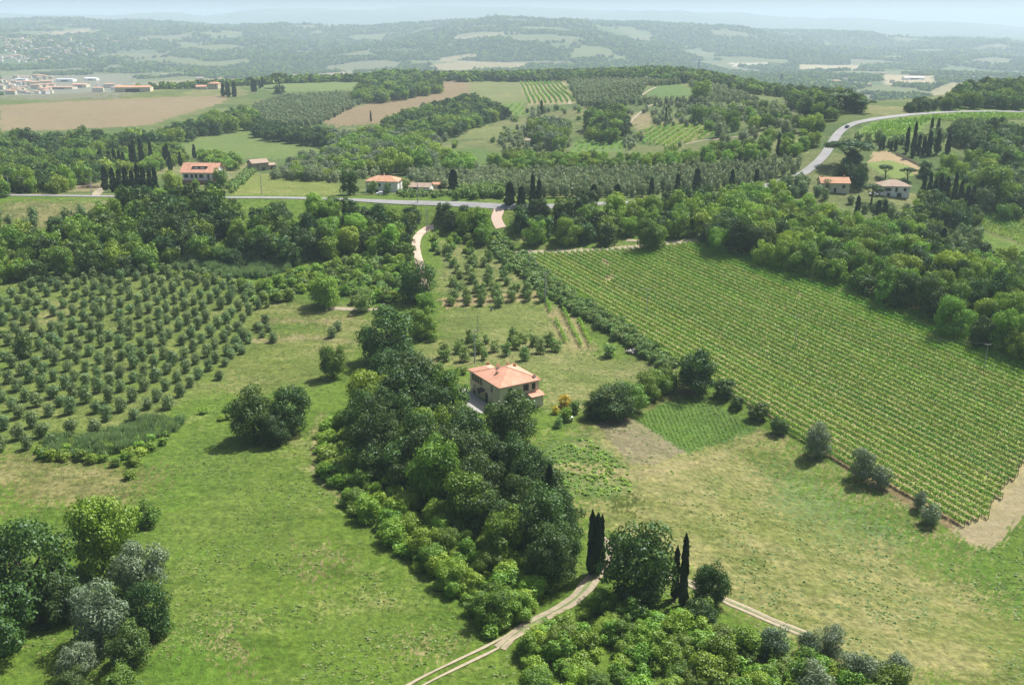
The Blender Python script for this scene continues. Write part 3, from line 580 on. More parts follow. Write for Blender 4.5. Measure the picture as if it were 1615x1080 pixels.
# hip-roofed white house by the road
x, y = at(604, 304)
house("country_house", "pale two-storey house with an orange hip roof beside the ridge road", "house", x, y + 5.0, R(-7), 15.5, 9.5, 6.2, 'hip', 2.0, 'white', 'tile2',
  [(0,3.9,3.7,.9,1.4,0),(0,-5.2,.8,1.2,1.3,0),(0,-2.5,.1,1.2,2.1,0),(0,1.8,.1,1.6,2.1,0),(0,-5,3.8,.9,1.3,0),(0,-1,3.8,.9,1.3,0),(1,0,3.8,.9,1.3,0)], [(0,.6,1.9)], .5)
x, y = at(663, 302)
house("low_shed", "low grey shed with a pale worn tiled roof beside the country house", "shed", x, y + 3.5, R(-10), 10.5, 7.0, 2.5, 'gable', 1.5, 'white', 'tile3', [(0,-2.5,.1,2.6,2.0,0)], [], .4)
x, y = at(694, 298)
house("lean_to_shed", "small shed with a rusty orange roof left of the dark conifer", "shed", x, y + 3, R(-2), 7.2, 4.5, 2.2, 'gable', .8, 'cream', 'tile2', [(0,0,.1,1.8,1.7,0)], [], .4)
x, y = at(405, 270)
house("stone_barn", "old grey stone barn with a grey-brown roof among trees behind the villa", "barn", x, y + 4, R(38), 11.0, 8.0, 5.2, 'gable', 2.0, 'stone', 'tile3', [(1,-2,3.2,.7,.9,0),(1,1,1,.9,1.3,0),(1,0,4.4,.5,.6,0),(0,-2,2.8,.8,1.0,0),(0,2,.1,1.8,2.3,0)], [], .4)
x, y = at(424, 268)
house("stone_outbuilding", "low stone outbuilding joined at the right of the stone barn", "barn", x, y + 3, R(38), 6, 6.0, 3.0, 'gable', 1.1, 'stone', 'tile3', [(0,0,.1,1.4,2,0)], [], .3)
x, y = at(1318, 305)
house("country_house", "brown-walled house with an orange gable roof left of the round pines", "house", x, y + 5, R(-4), 13.5, 9, 4.8, 'gable', 2.2, 'cream', 'tile2', [(0,-4,2.6,1.2,1.3,0),(0,0,.2,1,2.1,0),(0,4,2.6,1.2,1.3,0)], [(-5.5,.5,1.9),(5,.5,1.9)], .5)
x, y = at(1410, 311)
house("country_house", "white house with a pinkish hip roof right of the round pines", "house", x + 1, y + 5.5, R(-6), 13.5, 10, 5.6, 'hip', 2.3, 'white', 'tile3', [(0,-3.5,3.2,1.5,1.4,1),(0,.5,3.0,1.0,1.9,0),(0,4.5,3.3,1.1,1.3,0),(0,-3,.2,1.4,2,0),(0,2,.2,2,2,0)], [(0,1.2,1.7)], .7)
for u, v, W_, lb in ((1253, 168, 13, "far house with an orange roof in the trees left of the ridge road bend"), (1268, 173, 16, "far low house with a reddish roof in front of the umbrella pines")):
    x, y = at(u, v); house("country_house", lb, "house", x, y, R(-8), W_, 9, 3.6, 'gable', 1.8, 'cream', 'tile2', [(0,-3,1,1.2,1.3,0),(0,2,1,1.2,1.3,0)], [], .5)
x, y = at(339, 140); house("country_house", "pinkish house among cypresses at the top edge of the wheat field", "house", x, y, R(-12), 15, 11, 7.0, 'hip', 2.0, 'cream', 'tile2', [(0,-4,4,1.2,1.6,0),(0,0,4,1.2,1.6,0),(0,4,4,1.2,1.6,0)], [], .5)
x, y = at(318, 141); house("country_house", "small orange-roofed house left of the pinkish house by the wheat field", "house", x, y, R(10), 13, 8, 3.5, 'gable', 1.8, 'cream', 'tile', [(0,-3,1,1.2,1.3,0)], [], .5)
x, y = at(837, 226); house("greenhouse_shed", "small white shed with a grey roof in the middle groves", "shed", x, y, R(3), 8, 4.5, 2.4, 'gable', 1.0, 'white', 'tile3', [(0,0,.2,1.6,1.6,0)], [], .2)
x, y = at(1563, 163); house("ruined_gate", "small brick-red roofed gatehouse on the far ridge road", "gatehouse", x, y, 0, 7, 5, 3.0, 'gable', 1.2, 'brown', 'tile', [(0,0,.1,2.2,2.2,0)], [], .3)

# vehicles
def car(label, u, v, rz, mat, cat="car", L=4.3, xy=None):
    x, y = xy if xy else at(u, v); r = empty("parked_car", (x, y, hz(x, y) + .2), rz); tag(r, label, cat)
    Wd = 1.75; prof = [(-L/2,.35),(-L/2,.8),(-L/2+.15,.95),(-.28*L,1.0),(-.2*L,1.42),(.16*L,1.45),(.32*L,.98),(L/2-.2,.86),(L/2,.7),(L/2,.35)]
    b = MB(); V = []; n = len(prof)
    for s in (-1, 1):
        for px_, pz in prof: V.append((px_, s * Wd/2 * (.8 if pz > 1.1 else 1), pz))
    b.add(V, [tuple(range(n)), tuple(reversed(range(n, 2*n)))] + [(i, i+n, (i+1)%n+n, (i+1)%n) for i in range(n)]); b.build("body", M[mat], r)
    g = MB(); g.box(-.19*L, .14*L, -.72*Wd/1.75-.02, .72*Wd/1.75+.02, 1.05, 1.38); g.add([(.17*L,-.6,1.43),(.17*L,.6,1.43),(.315*L,.7,1.02),(.315*L,-.7,1.02)],[(0,1,2,3)]); g.build("window", M['glass'], r)
    for sx in (-.31, .3):
        for sy in (-1, 1):
            t = MB().tube([(sx*L, sy*(Wd/2-.2), .33), (sx*L, sy*(Wd/2+.02), .33)], [.33, .33], 12); t.build("wheel", M['rubber'], r)
    return r
x, y = at(1336, 203)
d = np.argmin((mainP[:, 0] - x)**2 + (mainP[:, 1] - y)**2); tgt = mainP[min(d+1, len(mainP)-1)] - mainP[d-1]
c_ = car("dark green car driving round the bend of the ridge road", 0, 0, math.atan2(tgt[1], tgt[0]), 'gcar', "car", xy=(mainP[d][0]+1.2, mainP[d][1])); c_.name = "driving_car"
car("white car parked in front of the pale two-storey house", 601, 308, R(8), 'wcar')
car("dark blue car parked beside the low grey shed", 648, 306, R(-5), 'gcar')
car("small white car under the pine near the right houses", 1378, 309, R(-15), 'wcar')

# wood pile, rubble, tank, debris
def heap(name, label, cat, u, v, n, rx, ry, mats, sz):
    x, y = at(u, v); r = empty(name, (x, y, hz(x, y))); tag(r, label, cat)
    b = MB()
    for k in range(n):
        a = random.uniform(0, 6.28); q = math.sqrt(random.random()); px_ = math.cos(a)*q*rx; py_ = math.sin(a)*q*ry; z = random.uniform(0, 1.6*(1-q)); L_ = random.uniform(1.2, 3.4)*sz; an = random.uniform(-.6, .6)+(1.57 if random.random() < .25 else 0)
        dx, dy = math.cos(an)*L_/2, math.sin(an)*L_/2; z += .25
        b.tube([(px_-dx,py_-dy,z),(px_+dx,py_+dy,z+random.uniform(-.3,.3))],[random.uniform(.15,.35)*sz]*2, 6, random.randrange(len(mats)))
    b.build("logs", mats, r); return r
heap("log_pile", "long heap of felled logs behind the road, left of the cypress row", "log pile", 117, 291, 170, 9, 5, [M['wood'], M['bark'], M['dirt']], 1.0)
heap("log_pile", "darker low heap of stacked branches right of the log heap", "log pile", 140, 297, 130, 6, 3, [M['bark'], M['wood']], .9)
heap("branch_pile", "grey brushwood pile at the foot of the hedge by the vineyard", "brushwood", 1001, 556, 60, 3.0, 1.6, [M['wood'], M['bark'], M['metal']], .6)
x, y = at(898, 664); b = MB(); b.tube([(-.9,0,.65),(-.88,0,.65),(.88,0,.65),(.9,0,.65)],[.3,.55,.55,.3],14); b.box(-.6,-.45,-.4,.4,0,.3,1).box(.45,.6,-.4,.4,0,.3,1); o = b.build("water_tank", [M['wcar'], M['metal']]); o.location = (x, y, hz(x, y)); o.rotation_euler = (0,0,.5); tag(o, "small white water tank below the yellow bushes", "tank")
x, y = at(775, 490); b = MB(); b.tube([(0,0,0),(0,0,.1),(0,0,.9),(0,0,.95)],[.3,.32,.32,.28],12); o = b.build("barrel", [M['gcar']]); o.location = (x, y, hz(x, y)); tag(o, "dark barrel standing in the grass of the fruit plot", "barrel")

# poles and cables
def pole(label, u, v, h, lattice=False, w=.16, arm=True):
    x, y = at(u, v); z = hz(x, y); r = empty("power_pole", (x, y, z)); tag(r, label, "power pole", "power poles crossing the valley")
    MB().tube([(0,0,-.5),(0,0,h)],[w*1.4, w*.7], 8).build("post", M['pole'], r)
    if arm:
        MB().box(-.9, .9, -.05, .05, h-.35, h-.22).build("crossarm", M['pole'], r)
        for q in (-.8, 0, .8): MB().tube([(q,0,h-.22),(q,0,h+.02)],[.06,.04],6).build("insulator", M['metal'], r)
    return Vector((x, y, z + h))
pA = pole("tall pale concrete pole at the corner of the fruit plot and the hedge", 860, 476, 10.5, w=.22)
pB = pole("thin pole just behind the farmhouse roof", 749, 572, 10.0)
pC = pole("thin bare pole standing in the grass plot above the farmhouse", 754, 523, 6.5, arm=False, w=.1)
pD = pole("pole at the top bend of the pink gravel driveway", 673, 368, 10.0)
pE = pole("pole beside the ridge road in front of the low shed", 659, 320, 10.0)
pF = pole("thin pole at the top left corner of the large vineyard", 835, 426, 8.0, w=.1)
pG = pole("thin pole in the left part of the large vineyard", 1020, 497, 9.0, w=.1)
pH = pole("thin pole with a bush at its foot in the middle of the vineyard", 1254, 542, 9.0, w=.1)
pI = pole("thin pole in the right part of the vineyard", 1551, 588, 8.5, w=.1)
pJ = pole("pole in the yellow-green field right of the white villa", 413, 306, 9.0)
pK = pole("pole beside the road in front of the log heap", 145, 309, 8.5)
pL = pole("pole at the left end of the ridge road", 16, 309, 9)
def cable(a, b, label, sag=1.2, r=.03):
    P = [a.lerp(b, k/14) - Vector((0,0,sag*4*(k/14)*(1-k/14))) for k in range(15)]; o = MB().tube(P, [r]*15, 4).build("power_cable", [M['cable']]); tag(o, label, "cable", "cables between the power poles")
for a, b, lb in ((pB,pD,"cable from the farmhouse pole to the driveway pole"),(pD,pE,"cable from the driveway pole to the roadside pole"),(pA,pF,"cable from the concrete pole to the vineyard corner pole"),(pA,pG,"cable from the concrete pole into the vineyard"),(pG,pH,"cable between the two middle vineyard poles"),(pH,pI,"cable to the right vineyard pole"),(pK,pJ,"cable along the road past the cypress row"),(pL,pK,"cable along the left end of the road")):
    cable(a, b, lb)
# low garden wall and hedge wall by the lawn
x0, y0 = at(1412, 243); x1, y1 = at(1450, 262)
b = MB(); n = 8
for k in range(n):
    xa, ya, xb, yb = [a0 + (a1 - a0) * t for a0, a1, t in ((x0,x1,k/n),(y0,y1,k/n),(x0,x1,(k+1)/n),(y0,y1,(k+1)/n))]
    z0 = hz(xa, ya); z1 = hz(xb, yb); b.add([(xa,ya,z0-.3),(xb,yb,z1-.3),(xb,yb+.4,z1-.3),(xa,ya+.4,z0-.3),(xa,ya,z0+1.4),(xb,yb,z1+1.4),(xb,yb+.4,z1+1.4),(xa,ya+.4,z0+1.4)],[(0,1,5,4),(2,3,7,6),(4,5,6,7)] + ([(3,0,4,7)] if k == 0 else []) + ([(1,2,6,5)] if k == n-1 else []))
tag(b.build("garden_wall", [M['cream']]), "low pale wall behind the round sandy lawn", "wall")

# far town
def town_mesh(W, D, h, kind, rh, wall, tile):
    b = MB().box(-W/2, W/2, -D/2, D/2, -6, h); rb, lo = roof_planes(W, D, h, rh, .5, kind); b.add(rb.V, rb.F, 1)
    if kind == 'gable': b.add([(-W/2,-D/2,h),(-W/2,D/2,h),(-W/2,0,h+rh-.05),(W/2,-D/2,h),(W/2,D/2,h),(W/2,0,h+rh-.05)],[(0,2,1),(3,4,5)])
    k = -W/2 + 1.6
    while k < W/2 - 1:
        zz = 1.2
        while zz < h - 1: b.box(k-.5, k+.5, -D/2-.05, -D/2+.05, zz, zz+1.3, 2); zz += 3
        k += 3
    return b.mesh("town_house", [M[wall], M[tile], M['glass']])
TM = [town_mesh(14, 11, 6.5, 'hip', 2, 'white', 'tile2'), town_mesh(20, 11, 7, 'gable', 2.6, 'cream', 'tile3'), town_mesh(12, 10, 6, 'gable', 2.2, 'white', 'tile3'), town_mesh(26, 12, 10, 'hip', 2, 'cream', 'tile2'), town_mesh(16, 12, 9.5, 'hip', 2.2, 'cream', 'tile3')]
k = 0; placed = []
def sample_px(poly, n, mind, dy=1.0):
    out = []; xs = [p[0] for p in poly]; ys = [p[1] for p in poly]; tries = 0
    while len(out) < n and tries < n * 40:
        tries += 1; u = random.uniform(min(xs), max(xs)); v = random.uniform(min(ys), max(ys))
        if pip(np.array([u]), np.array([v]), poly)[0] and all(abs(u-a) > mind or abs(v-b) > mind*.45*dy for a, b in out): out.append((u, v))
    return out
TOWN = []
for zone, n, md in (([(0,62),(60,52),(140,52),(200,60),(245,66),(225,76),(150,82),(120,96),(70,100),(0,98)], 170, 4.2), ([(0,128),(40,122),(85,124),(80,150),(40,158),(0,160)], 60, 5), ([(150,134),(235,138),(240,150),(160,155)], 22, 7), ([(380,50),(470,46),(560,60),(520,80),(400,70)], 7, 14), ([(640,60),(900,45),(960,70),(700,90)], 9, 18), ([(1120,118),(1400,112),(1420,140),(1180,130)], 10, 14), ([(240,120),(560,112),(560,125),(250,132)], 8, 18)):
    for u, v in sample_px(zone, n, md):
        x, y = at(u, v)
        if y < 1700: continue
        o = obj("town_house", random.choice(TM)); o.location = (x, y, hz(x, y)); o.rotation_euler = (0, 0, random.uniform(-.6, .6)); s = random.uniform(.65, 1.1); o.scale = (s, s, s)
        nm = "small pale house with a tiled roof in the far hillside town" if v < 101 and u < 250 else "small pale house in the town on the valley floor" if u < 250 else "lone small pale house far across the valley"
        TOWN.append(dict(o=o, x=x, y=y, w=s * len(o.data.vertices), label=nm, group="houses of the far hillside town" if v < 101 and u < 250 else "houses of the valley floor town" if u < 250 else "scattered houses across the far valley"))
def shed(label, u, v, W, D, h, wall='metal', tile='metal', rz=0.0, name="industrial_shed"):
    x, y = at(u, v); r = empty(name, (x, y, hz(x, y)), rz); tag(r, label, "shed")
    MB().box(-W/2, W/2, -D/2, D/2, -5, h).build("wall", M[wall], r); rb, _ = roof_planes(W, D, h, 1.8, .3, 'gable'); rb.build("roof", M[tile], r)
    MB().box(-W/5, W/5, -D/2-.2, -D/2-.02, 0, h*.7).build("door", M['glass'], r)
for a in (("long white factory shed left of centre in the valley town", 105, 129, 46, 30, 7, 'white', 'metal', .05), ("white factory shed right of the long one", 145, 127, 36, 20, 6, 'white', 'white', -.03), ("wide terracotta-roofed complex in the valley town", 97, 141, 70, 26, 6, 'cream', 'tile2', -.06), ("terracotta-roofed block at the right of the wide complex", 128, 138, 36, 30, 8, 'cream', 'tile', .08), ("white warehouse at the left edge of the valley town", 34, 128, 30, 18, 6, 'white', 'metal', .1), ("long low greenhouse-white shed in the right far valley", 1440, 126, 60, 26, 7, 'white', 'white', -.03), ("pale low shed in the far valley beyond the ridge wood", 1282, 133, 55, 14, 5, 'white', 'metal', -.1), ("orange-roofed farm block right of the valley town", 212, 145, 45, 16, 6, 'cream', 'tile2', .1)): shed(*a)

# ------------------------------------------------------------------ leaf clouds
def rdir(n, up=0.0):
    v = rng.normal(size=(n, 3)); v[:, 2] += up; return v / np.linalg.norm(v, axis=1)[:, None]
def leaves(C, Nn, size, rnd=0.55, asp=1.0):
    n = len(C); nn = Nn * (1 - rnd) + rdir(n) * rnd; nn /= np.linalg.norm(nn, axis=1)[:, None] + 1e-9
    t = np.cross(nn, rdir(n)); t /= np.linalg.norm(t, axis=1)[:, None] + 1e-9; b = np.cross(nn, t)
    s = (size * rng.uniform(.6, 1.3, n))[:, None] * .5
    V = np.stack([C - t*s*asp - b*s*.4, C + b*s*-.75 + t*s*.15, C + t*s*asp + b*s*.35, C + b*s*.8 - t*s*.1], 1)
    return V.reshape(-1, 3)
def qidx(V): return np.arange(len(V)).reshape(-1, 4)
def clump_cloud(cs, rs, n, size, squash=.85, rnd=.38, core=False):
    rs = np.asarray(rs); p = rs ** 2 / 1.0
    if core: p[-1] *= .45
    p = p / p.sum(); k = rng.choice(len(rs), n, p=p); d = rdir(n, .35)
    rad = rs[k] * rng.uniform(.62, 1.06, n) ** .6; lob = 1 + .18 * np.sin(d[:, 0] * 7 + k) * np.sin(d[:, 1] * 6 + k * 2)
    C = np.asarray(cs)[k] + d * (rad * lob)[:, None] * np.array([1, 1, squash]); C = C + rng.normal(0, .011, C.shape) * (rng.random((n, 1)) < .35) * 2.2; return leaves(C, d, size, rnd)
def broad_cloud(n, size, nc=26, seed=0, flat=1.0, lo=.05, spread=.38, cr=(.10, .19)):
    cs = []; rs = []; ph = rng.uniform(0, 6.28, 3); nc = int(nc * 1.25); cr = (cr[0] * .72, cr[1] * 1.04)
    for k in range(nc):
        d = rdir(1, .12)[0]; az = math.atan2(d[1], d[0]); f = rng.uniform(.6, 1.05) * (1 + .16 * math.sin(2 * az + ph[0]) + .1 * math.sin(3 * az + ph[1] + 3 * d[2])) * .95; c = np.array([0, 0, lo + (1 - lo) * .45]) + d * np.array([spread, spread, (1 - lo) * .42 * flat]) * f
        rs.append(rng.uniform(*cr)); cs.append(c)
    for k in range(9 if lo < .15 else 3):
        a = k * .7 + ph[0]; q = spread * rng.uniform(.45, .92); cs.append(np.array([math.cos(a) * q, math.sin(a) * q, lo + rng.uniform(.08, .24)])); rs.append(rng.uniform(.1, .17))
    cs.append(np.array([0, 0, lo + (1-lo)*.42])); rs.append(spread * .8)
    V = clump_cloud(cs, rs, n, size, core=True); V[:, 2] = np.maximum(V[:, 2], lo * .5); return V
def trunk_mesh(name, top=.5, r=.035, limbs=5, mat='bark', spread=.22, lean=.03):
    b = MB(); b.tube([(0,0,-.06),(lean*.3,0,top*.35),(lean,0,top*.7),(lean,0.01,top)], [r*1.3, r, r*.8, r*.35], 7)
    for k in range(limbs):
        a = k * 2.4 + random.random(); z = top * random.uniform(.4, .8); q = spread * random.uniform(.7, 1.1)
        b.tube([(lean*.7,0,z),(math.cos(a)*q*.5,math.sin(a)*q*.5,z+.12),(math.cos(a)*q,math.sin(a)*q,z+.27)], [r*.55, r*.38, r*.14], 5)
    return b.mesh(name, [M[mat]])
def cypress_cloud(n, size, fat=.5):
    t = rng.random(n) ** .8; a = rng.random(n) * 6.283
    ph = rng.uniform(0, 6.28, 3); r = fat * np.minimum(1, (t + .04) / .16) ** .6 * (1 - t) ** rng.uniform(.45, .75) * (1 + .2 * np.sin(a * 2 + t * 9 + ph[0]) + .16 * np.sin(a * 4 - t * 23 + ph[1]) + .1 * np.sin(t * 37 + ph[2])) * rng.uniform(.6, 1.08, n)
    C = np.stack([np.cos(a) * r, np.sin(a) * r, .03 + t * .97], 1); Nn = np.stack([np.cos(a), np.sin(a), .35 * np.ones(n)], 1); Nn /= np.linalg.norm(Nn, axis=1)[:, None]
    n_ = Nn * .6 + rdir(n) * .4; n_ /= np.linalg.norm(n_, axis=1)[:, None]; t_ = np.cross(n_, np.array([0, 0, 1.])); t_ /= np.linalg.norm(t_, axis=1)[:, None] + 1e-9
    up = np.array([0, 0, 1.]) + Nn * .25; s = (size * rng.uniform(.6, 1.3, n))[:, None]; hs = s * .35
    return np.stack([C - t_*s*.9, C - up*hs*.3, C + t_*s*.9, C + up*hs], 1).reshape(-1, 3)
def pine_cloud(n, size):
    cs = []; rs = []
    for k in range(22):
        a = random.random()*6.28; q = math.sqrt(random.random())*.37; cs.append((math.cos(a)*q, math.sin(a)*q, .80 - q*q*.9)); rs.append(random.uniform(.10, .15))
    return clump_cloud(cs, rs, n, size, .6)
def reed_cloud(n):
    x = rng.uniform(-.5, .5, n); y = rng.uniform(-.5, .5, n); h = rng.uniform(.55, 1.0, n); a = rng.random(n) * 6.28; w = .12; z0 = h * rng.uniform(0, .55, n)
    dx, dy = np.cos(a) * w, np.sin(a) * w; lx = rng.normal(0, .12, n) + .05; ly = rng.normal(0, .12, n)
    A = np.stack([x - dx, y - dy, z0], 1); B = np.stack([x + dx, y + dy, z0], 1); Cc = np.stack([x + dx*.8 + lx*.6, y + dy*.8 + ly*.6, z0 + (h - z0)*.6], 1); D = np.stack([x + lx, y + ly, h], 1)
    return np.stack([A, B, D, Cc], 1).reshape(-1, 3)
def crown(name, V, mat): return mesh_np(name, V, qidx(V), [M[mat]])
def joined(name, V, mat, tr):
    tv = np.array([v.co for v in tr.vertices]); tq = []
    for p in tr.polygons:
        v = list(p.vertices)
        if len(v) == 4: tq.append(v)
    q = np.concatenate([qidx(V), np.array(tq) + len(V)]); mi = np.concatenate([np.zeros(len(V)//4), np.ones(len(tq))])
    return mesh_np(name, np.concatenate([V, tv]), q, [M[mat], tr.materials[0]], mi)
KIND = {}
def reg(kind, objname, cat, cloud, mat, tr, hi, mid, lo, nv=(3, 3, 3), single=False):
    """cloud(n, size) -> leaf vertices; hi/mid/lo = (leaves, size)"""
    d = dict(name=objname, cat=cat, single=single, mats=mat)
    t = tr() if tr else None; d['trunk'] = t
    d['hi'] = [crown(objname + "_crown", cloud(*hi), mat) for _ in range(nv[0])]
    d['mid'] = [crown(objname + "_crown", cloud(*mid), mat) for _ in range(nv[1])]
    d['lo'] = [(joined(objname, cloud(*lo), mat, t) if t else crown(objname, cloud(*lo), mat)) for _ in range(nv[2])]
    KIND[kind] = d
BT = lambda: trunk_mesh("trunk")
reg('broad', 'broadleaf_tree', 'tree', lambda n, s: broad_cloud(n, s), 'broad', BT, (12000, .036), (3200, .062), (620, .12), (4, 4, 3))
reg('bright', 'acacia_tree', 'tree', lambda n, s: broad_cloud(n, s, 24), 'shrub', BT, (13000, .034), (3200, .06), (600, .12), (3, 3, 2))
reg('dark', 'oak_tree', 'tree', lambda n, s: broad_cloud(n, s, 30, cr=(.09, .17)), 'dark', BT, (12000, .034), (3200, .06), (620, .12), (4, 4, 3))
reg('olive', 'olive_tree', 'olive tree', lambda n, s: broad_cloud(n, s, 16, lo=.05, spread=.25, cr=(.2, .27)), 'olive', lambda: trunk_mesh("trunk", .4, .05, 4, 'olivebark', .16), (3200, .05), (1500, .075), (260, .17), (3, 5, 3))
reg('golive', 'grove_olive_tree', 'olive tree', lambda n, s: broad_cloud(n, s, 16, lo=.05, spread=.25, cr=(.2, .27)), 'olive2', lambda: trunk_mesh("trunk", .4, .05, 4, 'olivebark', .16), (3200, .05), (1500, .075), (300, .15), (1, 3, 3))
reg('pale', 'white_poplar', 'tree', lambda n, s: broad_cloud(n, s, 28, lo=.04), 'pale', BT, (9000, .035), (2400, .06), (500, .12), (3, 2, 2))
reg('cypress', 'cypress_tree', 'cypress', lambda n, s: cypress_cloud(n, s), 'cypress', lambda: trunk_mesh("trunk", .3, .08, 0), (3800, .10), (1500, .15), (260, .34), (3, 4, 3))
reg('pine', 'umbrella_pine', 'pine tree', pine_cloud, 'pine', lambda: trunk_mesh("trunk", .7, .035, 6, 'bark', .3, .05), (6000, .035), (2400, .055), (420, .12), (2, 2, 2))
reg('shrub', 'shrub', 'shrub', lambda n, s: broad_cloud(n, s, 16, lo=.02, spread=.30, cr=(.12, .22)), 'shrub', None, (3600, .055), (1000, .095), (220, .19), (4, 4, 3), True)
reg('dshrub', 'dark_shrub', 'shrub', lambda n, s: broad_cloud(n, s, 16, lo=.02, spread=.30, cr=(.12, .22)), 'broad', None, (3600, .055), (1000, .095), (220, .19), (3, 3, 2), True)
reg('hedge', 'hedge_bush', 'hedge bush', lambda n, s: broad_cloud(n, s, 14, lo=.02, spread=.28, cr=(.16, .24)), 'fruit', None, (3400, .055), (1000, .095), (220, .19), (3, 3, 2), True)
reg('pshrub', 'silver_shrub', 'shrub', lambda n, s: broad_cloud(n, s, 16, lo=.02, spread=.30, cr=(.12, .22)), 'pale', None, (5000, .042), (1000, .095), (220, .19), (3, 2, 1), True)
reg('fruit', 'fruit_tree', 'fruit tree', lambda n, s: broad_cloud(n, s, 12, lo=.08, spread=.29, cr=(.12, .2)), 'fruit', lambda: trunk_mesh("trunk", .45, .03, 4, 'bark', .2), (2200, .055), (800, .085), (180, .18), (3, 3, 2))
reg('yellow', 'yellow_broom', 'flowering bush', lambda n, s: broad_cloud(n, s, 12, lo=.02, spread=.28, cr=(.12, .2)), 'yellow', None, (2200, .06), (900, .09), (200, .19), (2, 1, 1), True)

SPOTS = []       # dict(kind,x,y,w,h,rot,label,group,cat,must)
CLEAR = [[(1015,200),(1100,193),(1135,212),(1062,235),(1010,232)], [(762,168),(825,160),(832,182),(772,190)], [(905,222),(985,214),(985,236),(905,240)], [(690,214),(700,203),(760,198),(798,201),(788,216),(730,219)], [(985,196),(1012,175),(1035,182),(1015,205)], [(1018,134),(1085,130),(1095,140),(1092,156),(1012,156)], [(640,245),(690,236),(695,262),(640,262)]]
def spot(kind, x, y, w, h, label, group=None, must=False, rot=None): SPOTS.append(dict(kind=kind, x=x, y=y, w=w, h=h, label=label, group=group, must=must, rot=random.uniform(0, 6.28) if rot is None else rot))
def tree(kind, u, v, wpx, asp, label, frac=.55):
    """tree whose crown centre is seen at (u,v) and whose crown is wpx picture points wide; asp = height / width"""
    x, y, t = hit(u, v, 0, wpx, asp * frac); w = wpx * t / F_PX; spot(kind, x, y, w, w * asp, label, None, True)
def cyp(u, v0, v1, wpx, label, group=None):
    x, y, t = hit(u, v1); h = (v1 - v0) * t / F_PX / math.cos(PITCH + math.atan((.5*(v0+v1) - 540) / F_PX)); spot('cypress', x, y, wpx * t / F_PX * .95, h * random.uniform(.88, 1.08), label, group, True)
def fill(kind, poly, sp, wr, asp, label, group, jit=.42, yr=None, dens=1.0, hc=None, grid=None, avoid=True, clump=None, basis=None):
    hc = wr[1] * asp[0] * .55 if hc is None else hc
    P = wpoly(poly, 20, hc); xs = [p[0] for p in P]; ys = [p[1] for p in P]; y0, y1 = (min(ys) * .985, max(ys) * 1.015) if yr is None else yr
    ang = grid if grid is not None else random.uniform(0, 1.5); ca, sa = math.cos(ang), math.sin(ang)
    cx, cy_ = (min(xs)+max(xs))/2, (y0+y1)/2; rad = .5*math.hypot(max(xs)-min(xs), y1-y0) + sp; n = int(rad/sp) + 1
    I, J = np.meshgrid(np.arange(-n, n+1), np.arange(-n, n+1)); a = (I + rng.uniform(-jit, jit, I.shape)) * sp; b = (J + rng.uniform(-jit, jit, I.shape)) * sp
    X = (cx + a*ca - b*sa).ravel(); Y = (cy_ + a*sa + b*ca).ravel()
    if basis: A_ = I + rng.uniform(-jit, jit, I.shape); B_ = J + rng.uniform(-jit, jit, I.shape); X = (cx + A_*basis[0][0] + B_*basis[1][0]).ravel(); Y = (cy_ + A_*basis[0][1] + B_*basis[1][1]).ravel()
    k = (Y > y0) & (Y < y1) & (X > min(xs)-20) & (X < max(xs)+20) & (rng.random(len(X)) < dens); X, Y = X[k], Y[k]
    if clump: k = fbm(X/clump + 3, Y/clump + len(SPOTS) % 7, 2) > .5; X, Y = X[k], Y[k]
    if len(X) == 0: return
    U, Vv, _ = proj(X, Y, H(X, Y) + hc); k = pip(U, Vv, poly); X, Y = X[k], Y[k]
    for x, y in zip(X, Y):
        if avoid and near_road(x, y, 1.2 if avoid is True else avoid): continue
        if y > 600 and 'middle slopes' in group or 'small vineyard' in group or 'mixed' in group:
            u_, v_, _ = proj(np.array([x]), np.array([y]), H(np.array([x]), np.array([y])) + 2)
            if any(pip(u_, v_, c_)[0] for c_ in CLEAR): continue
        w = random.uniform(*wr); spot(kind if isinstance(kind, str) else random.choice(kind), float(x), float(y), w, w * random.uniform(*asp), label, group)

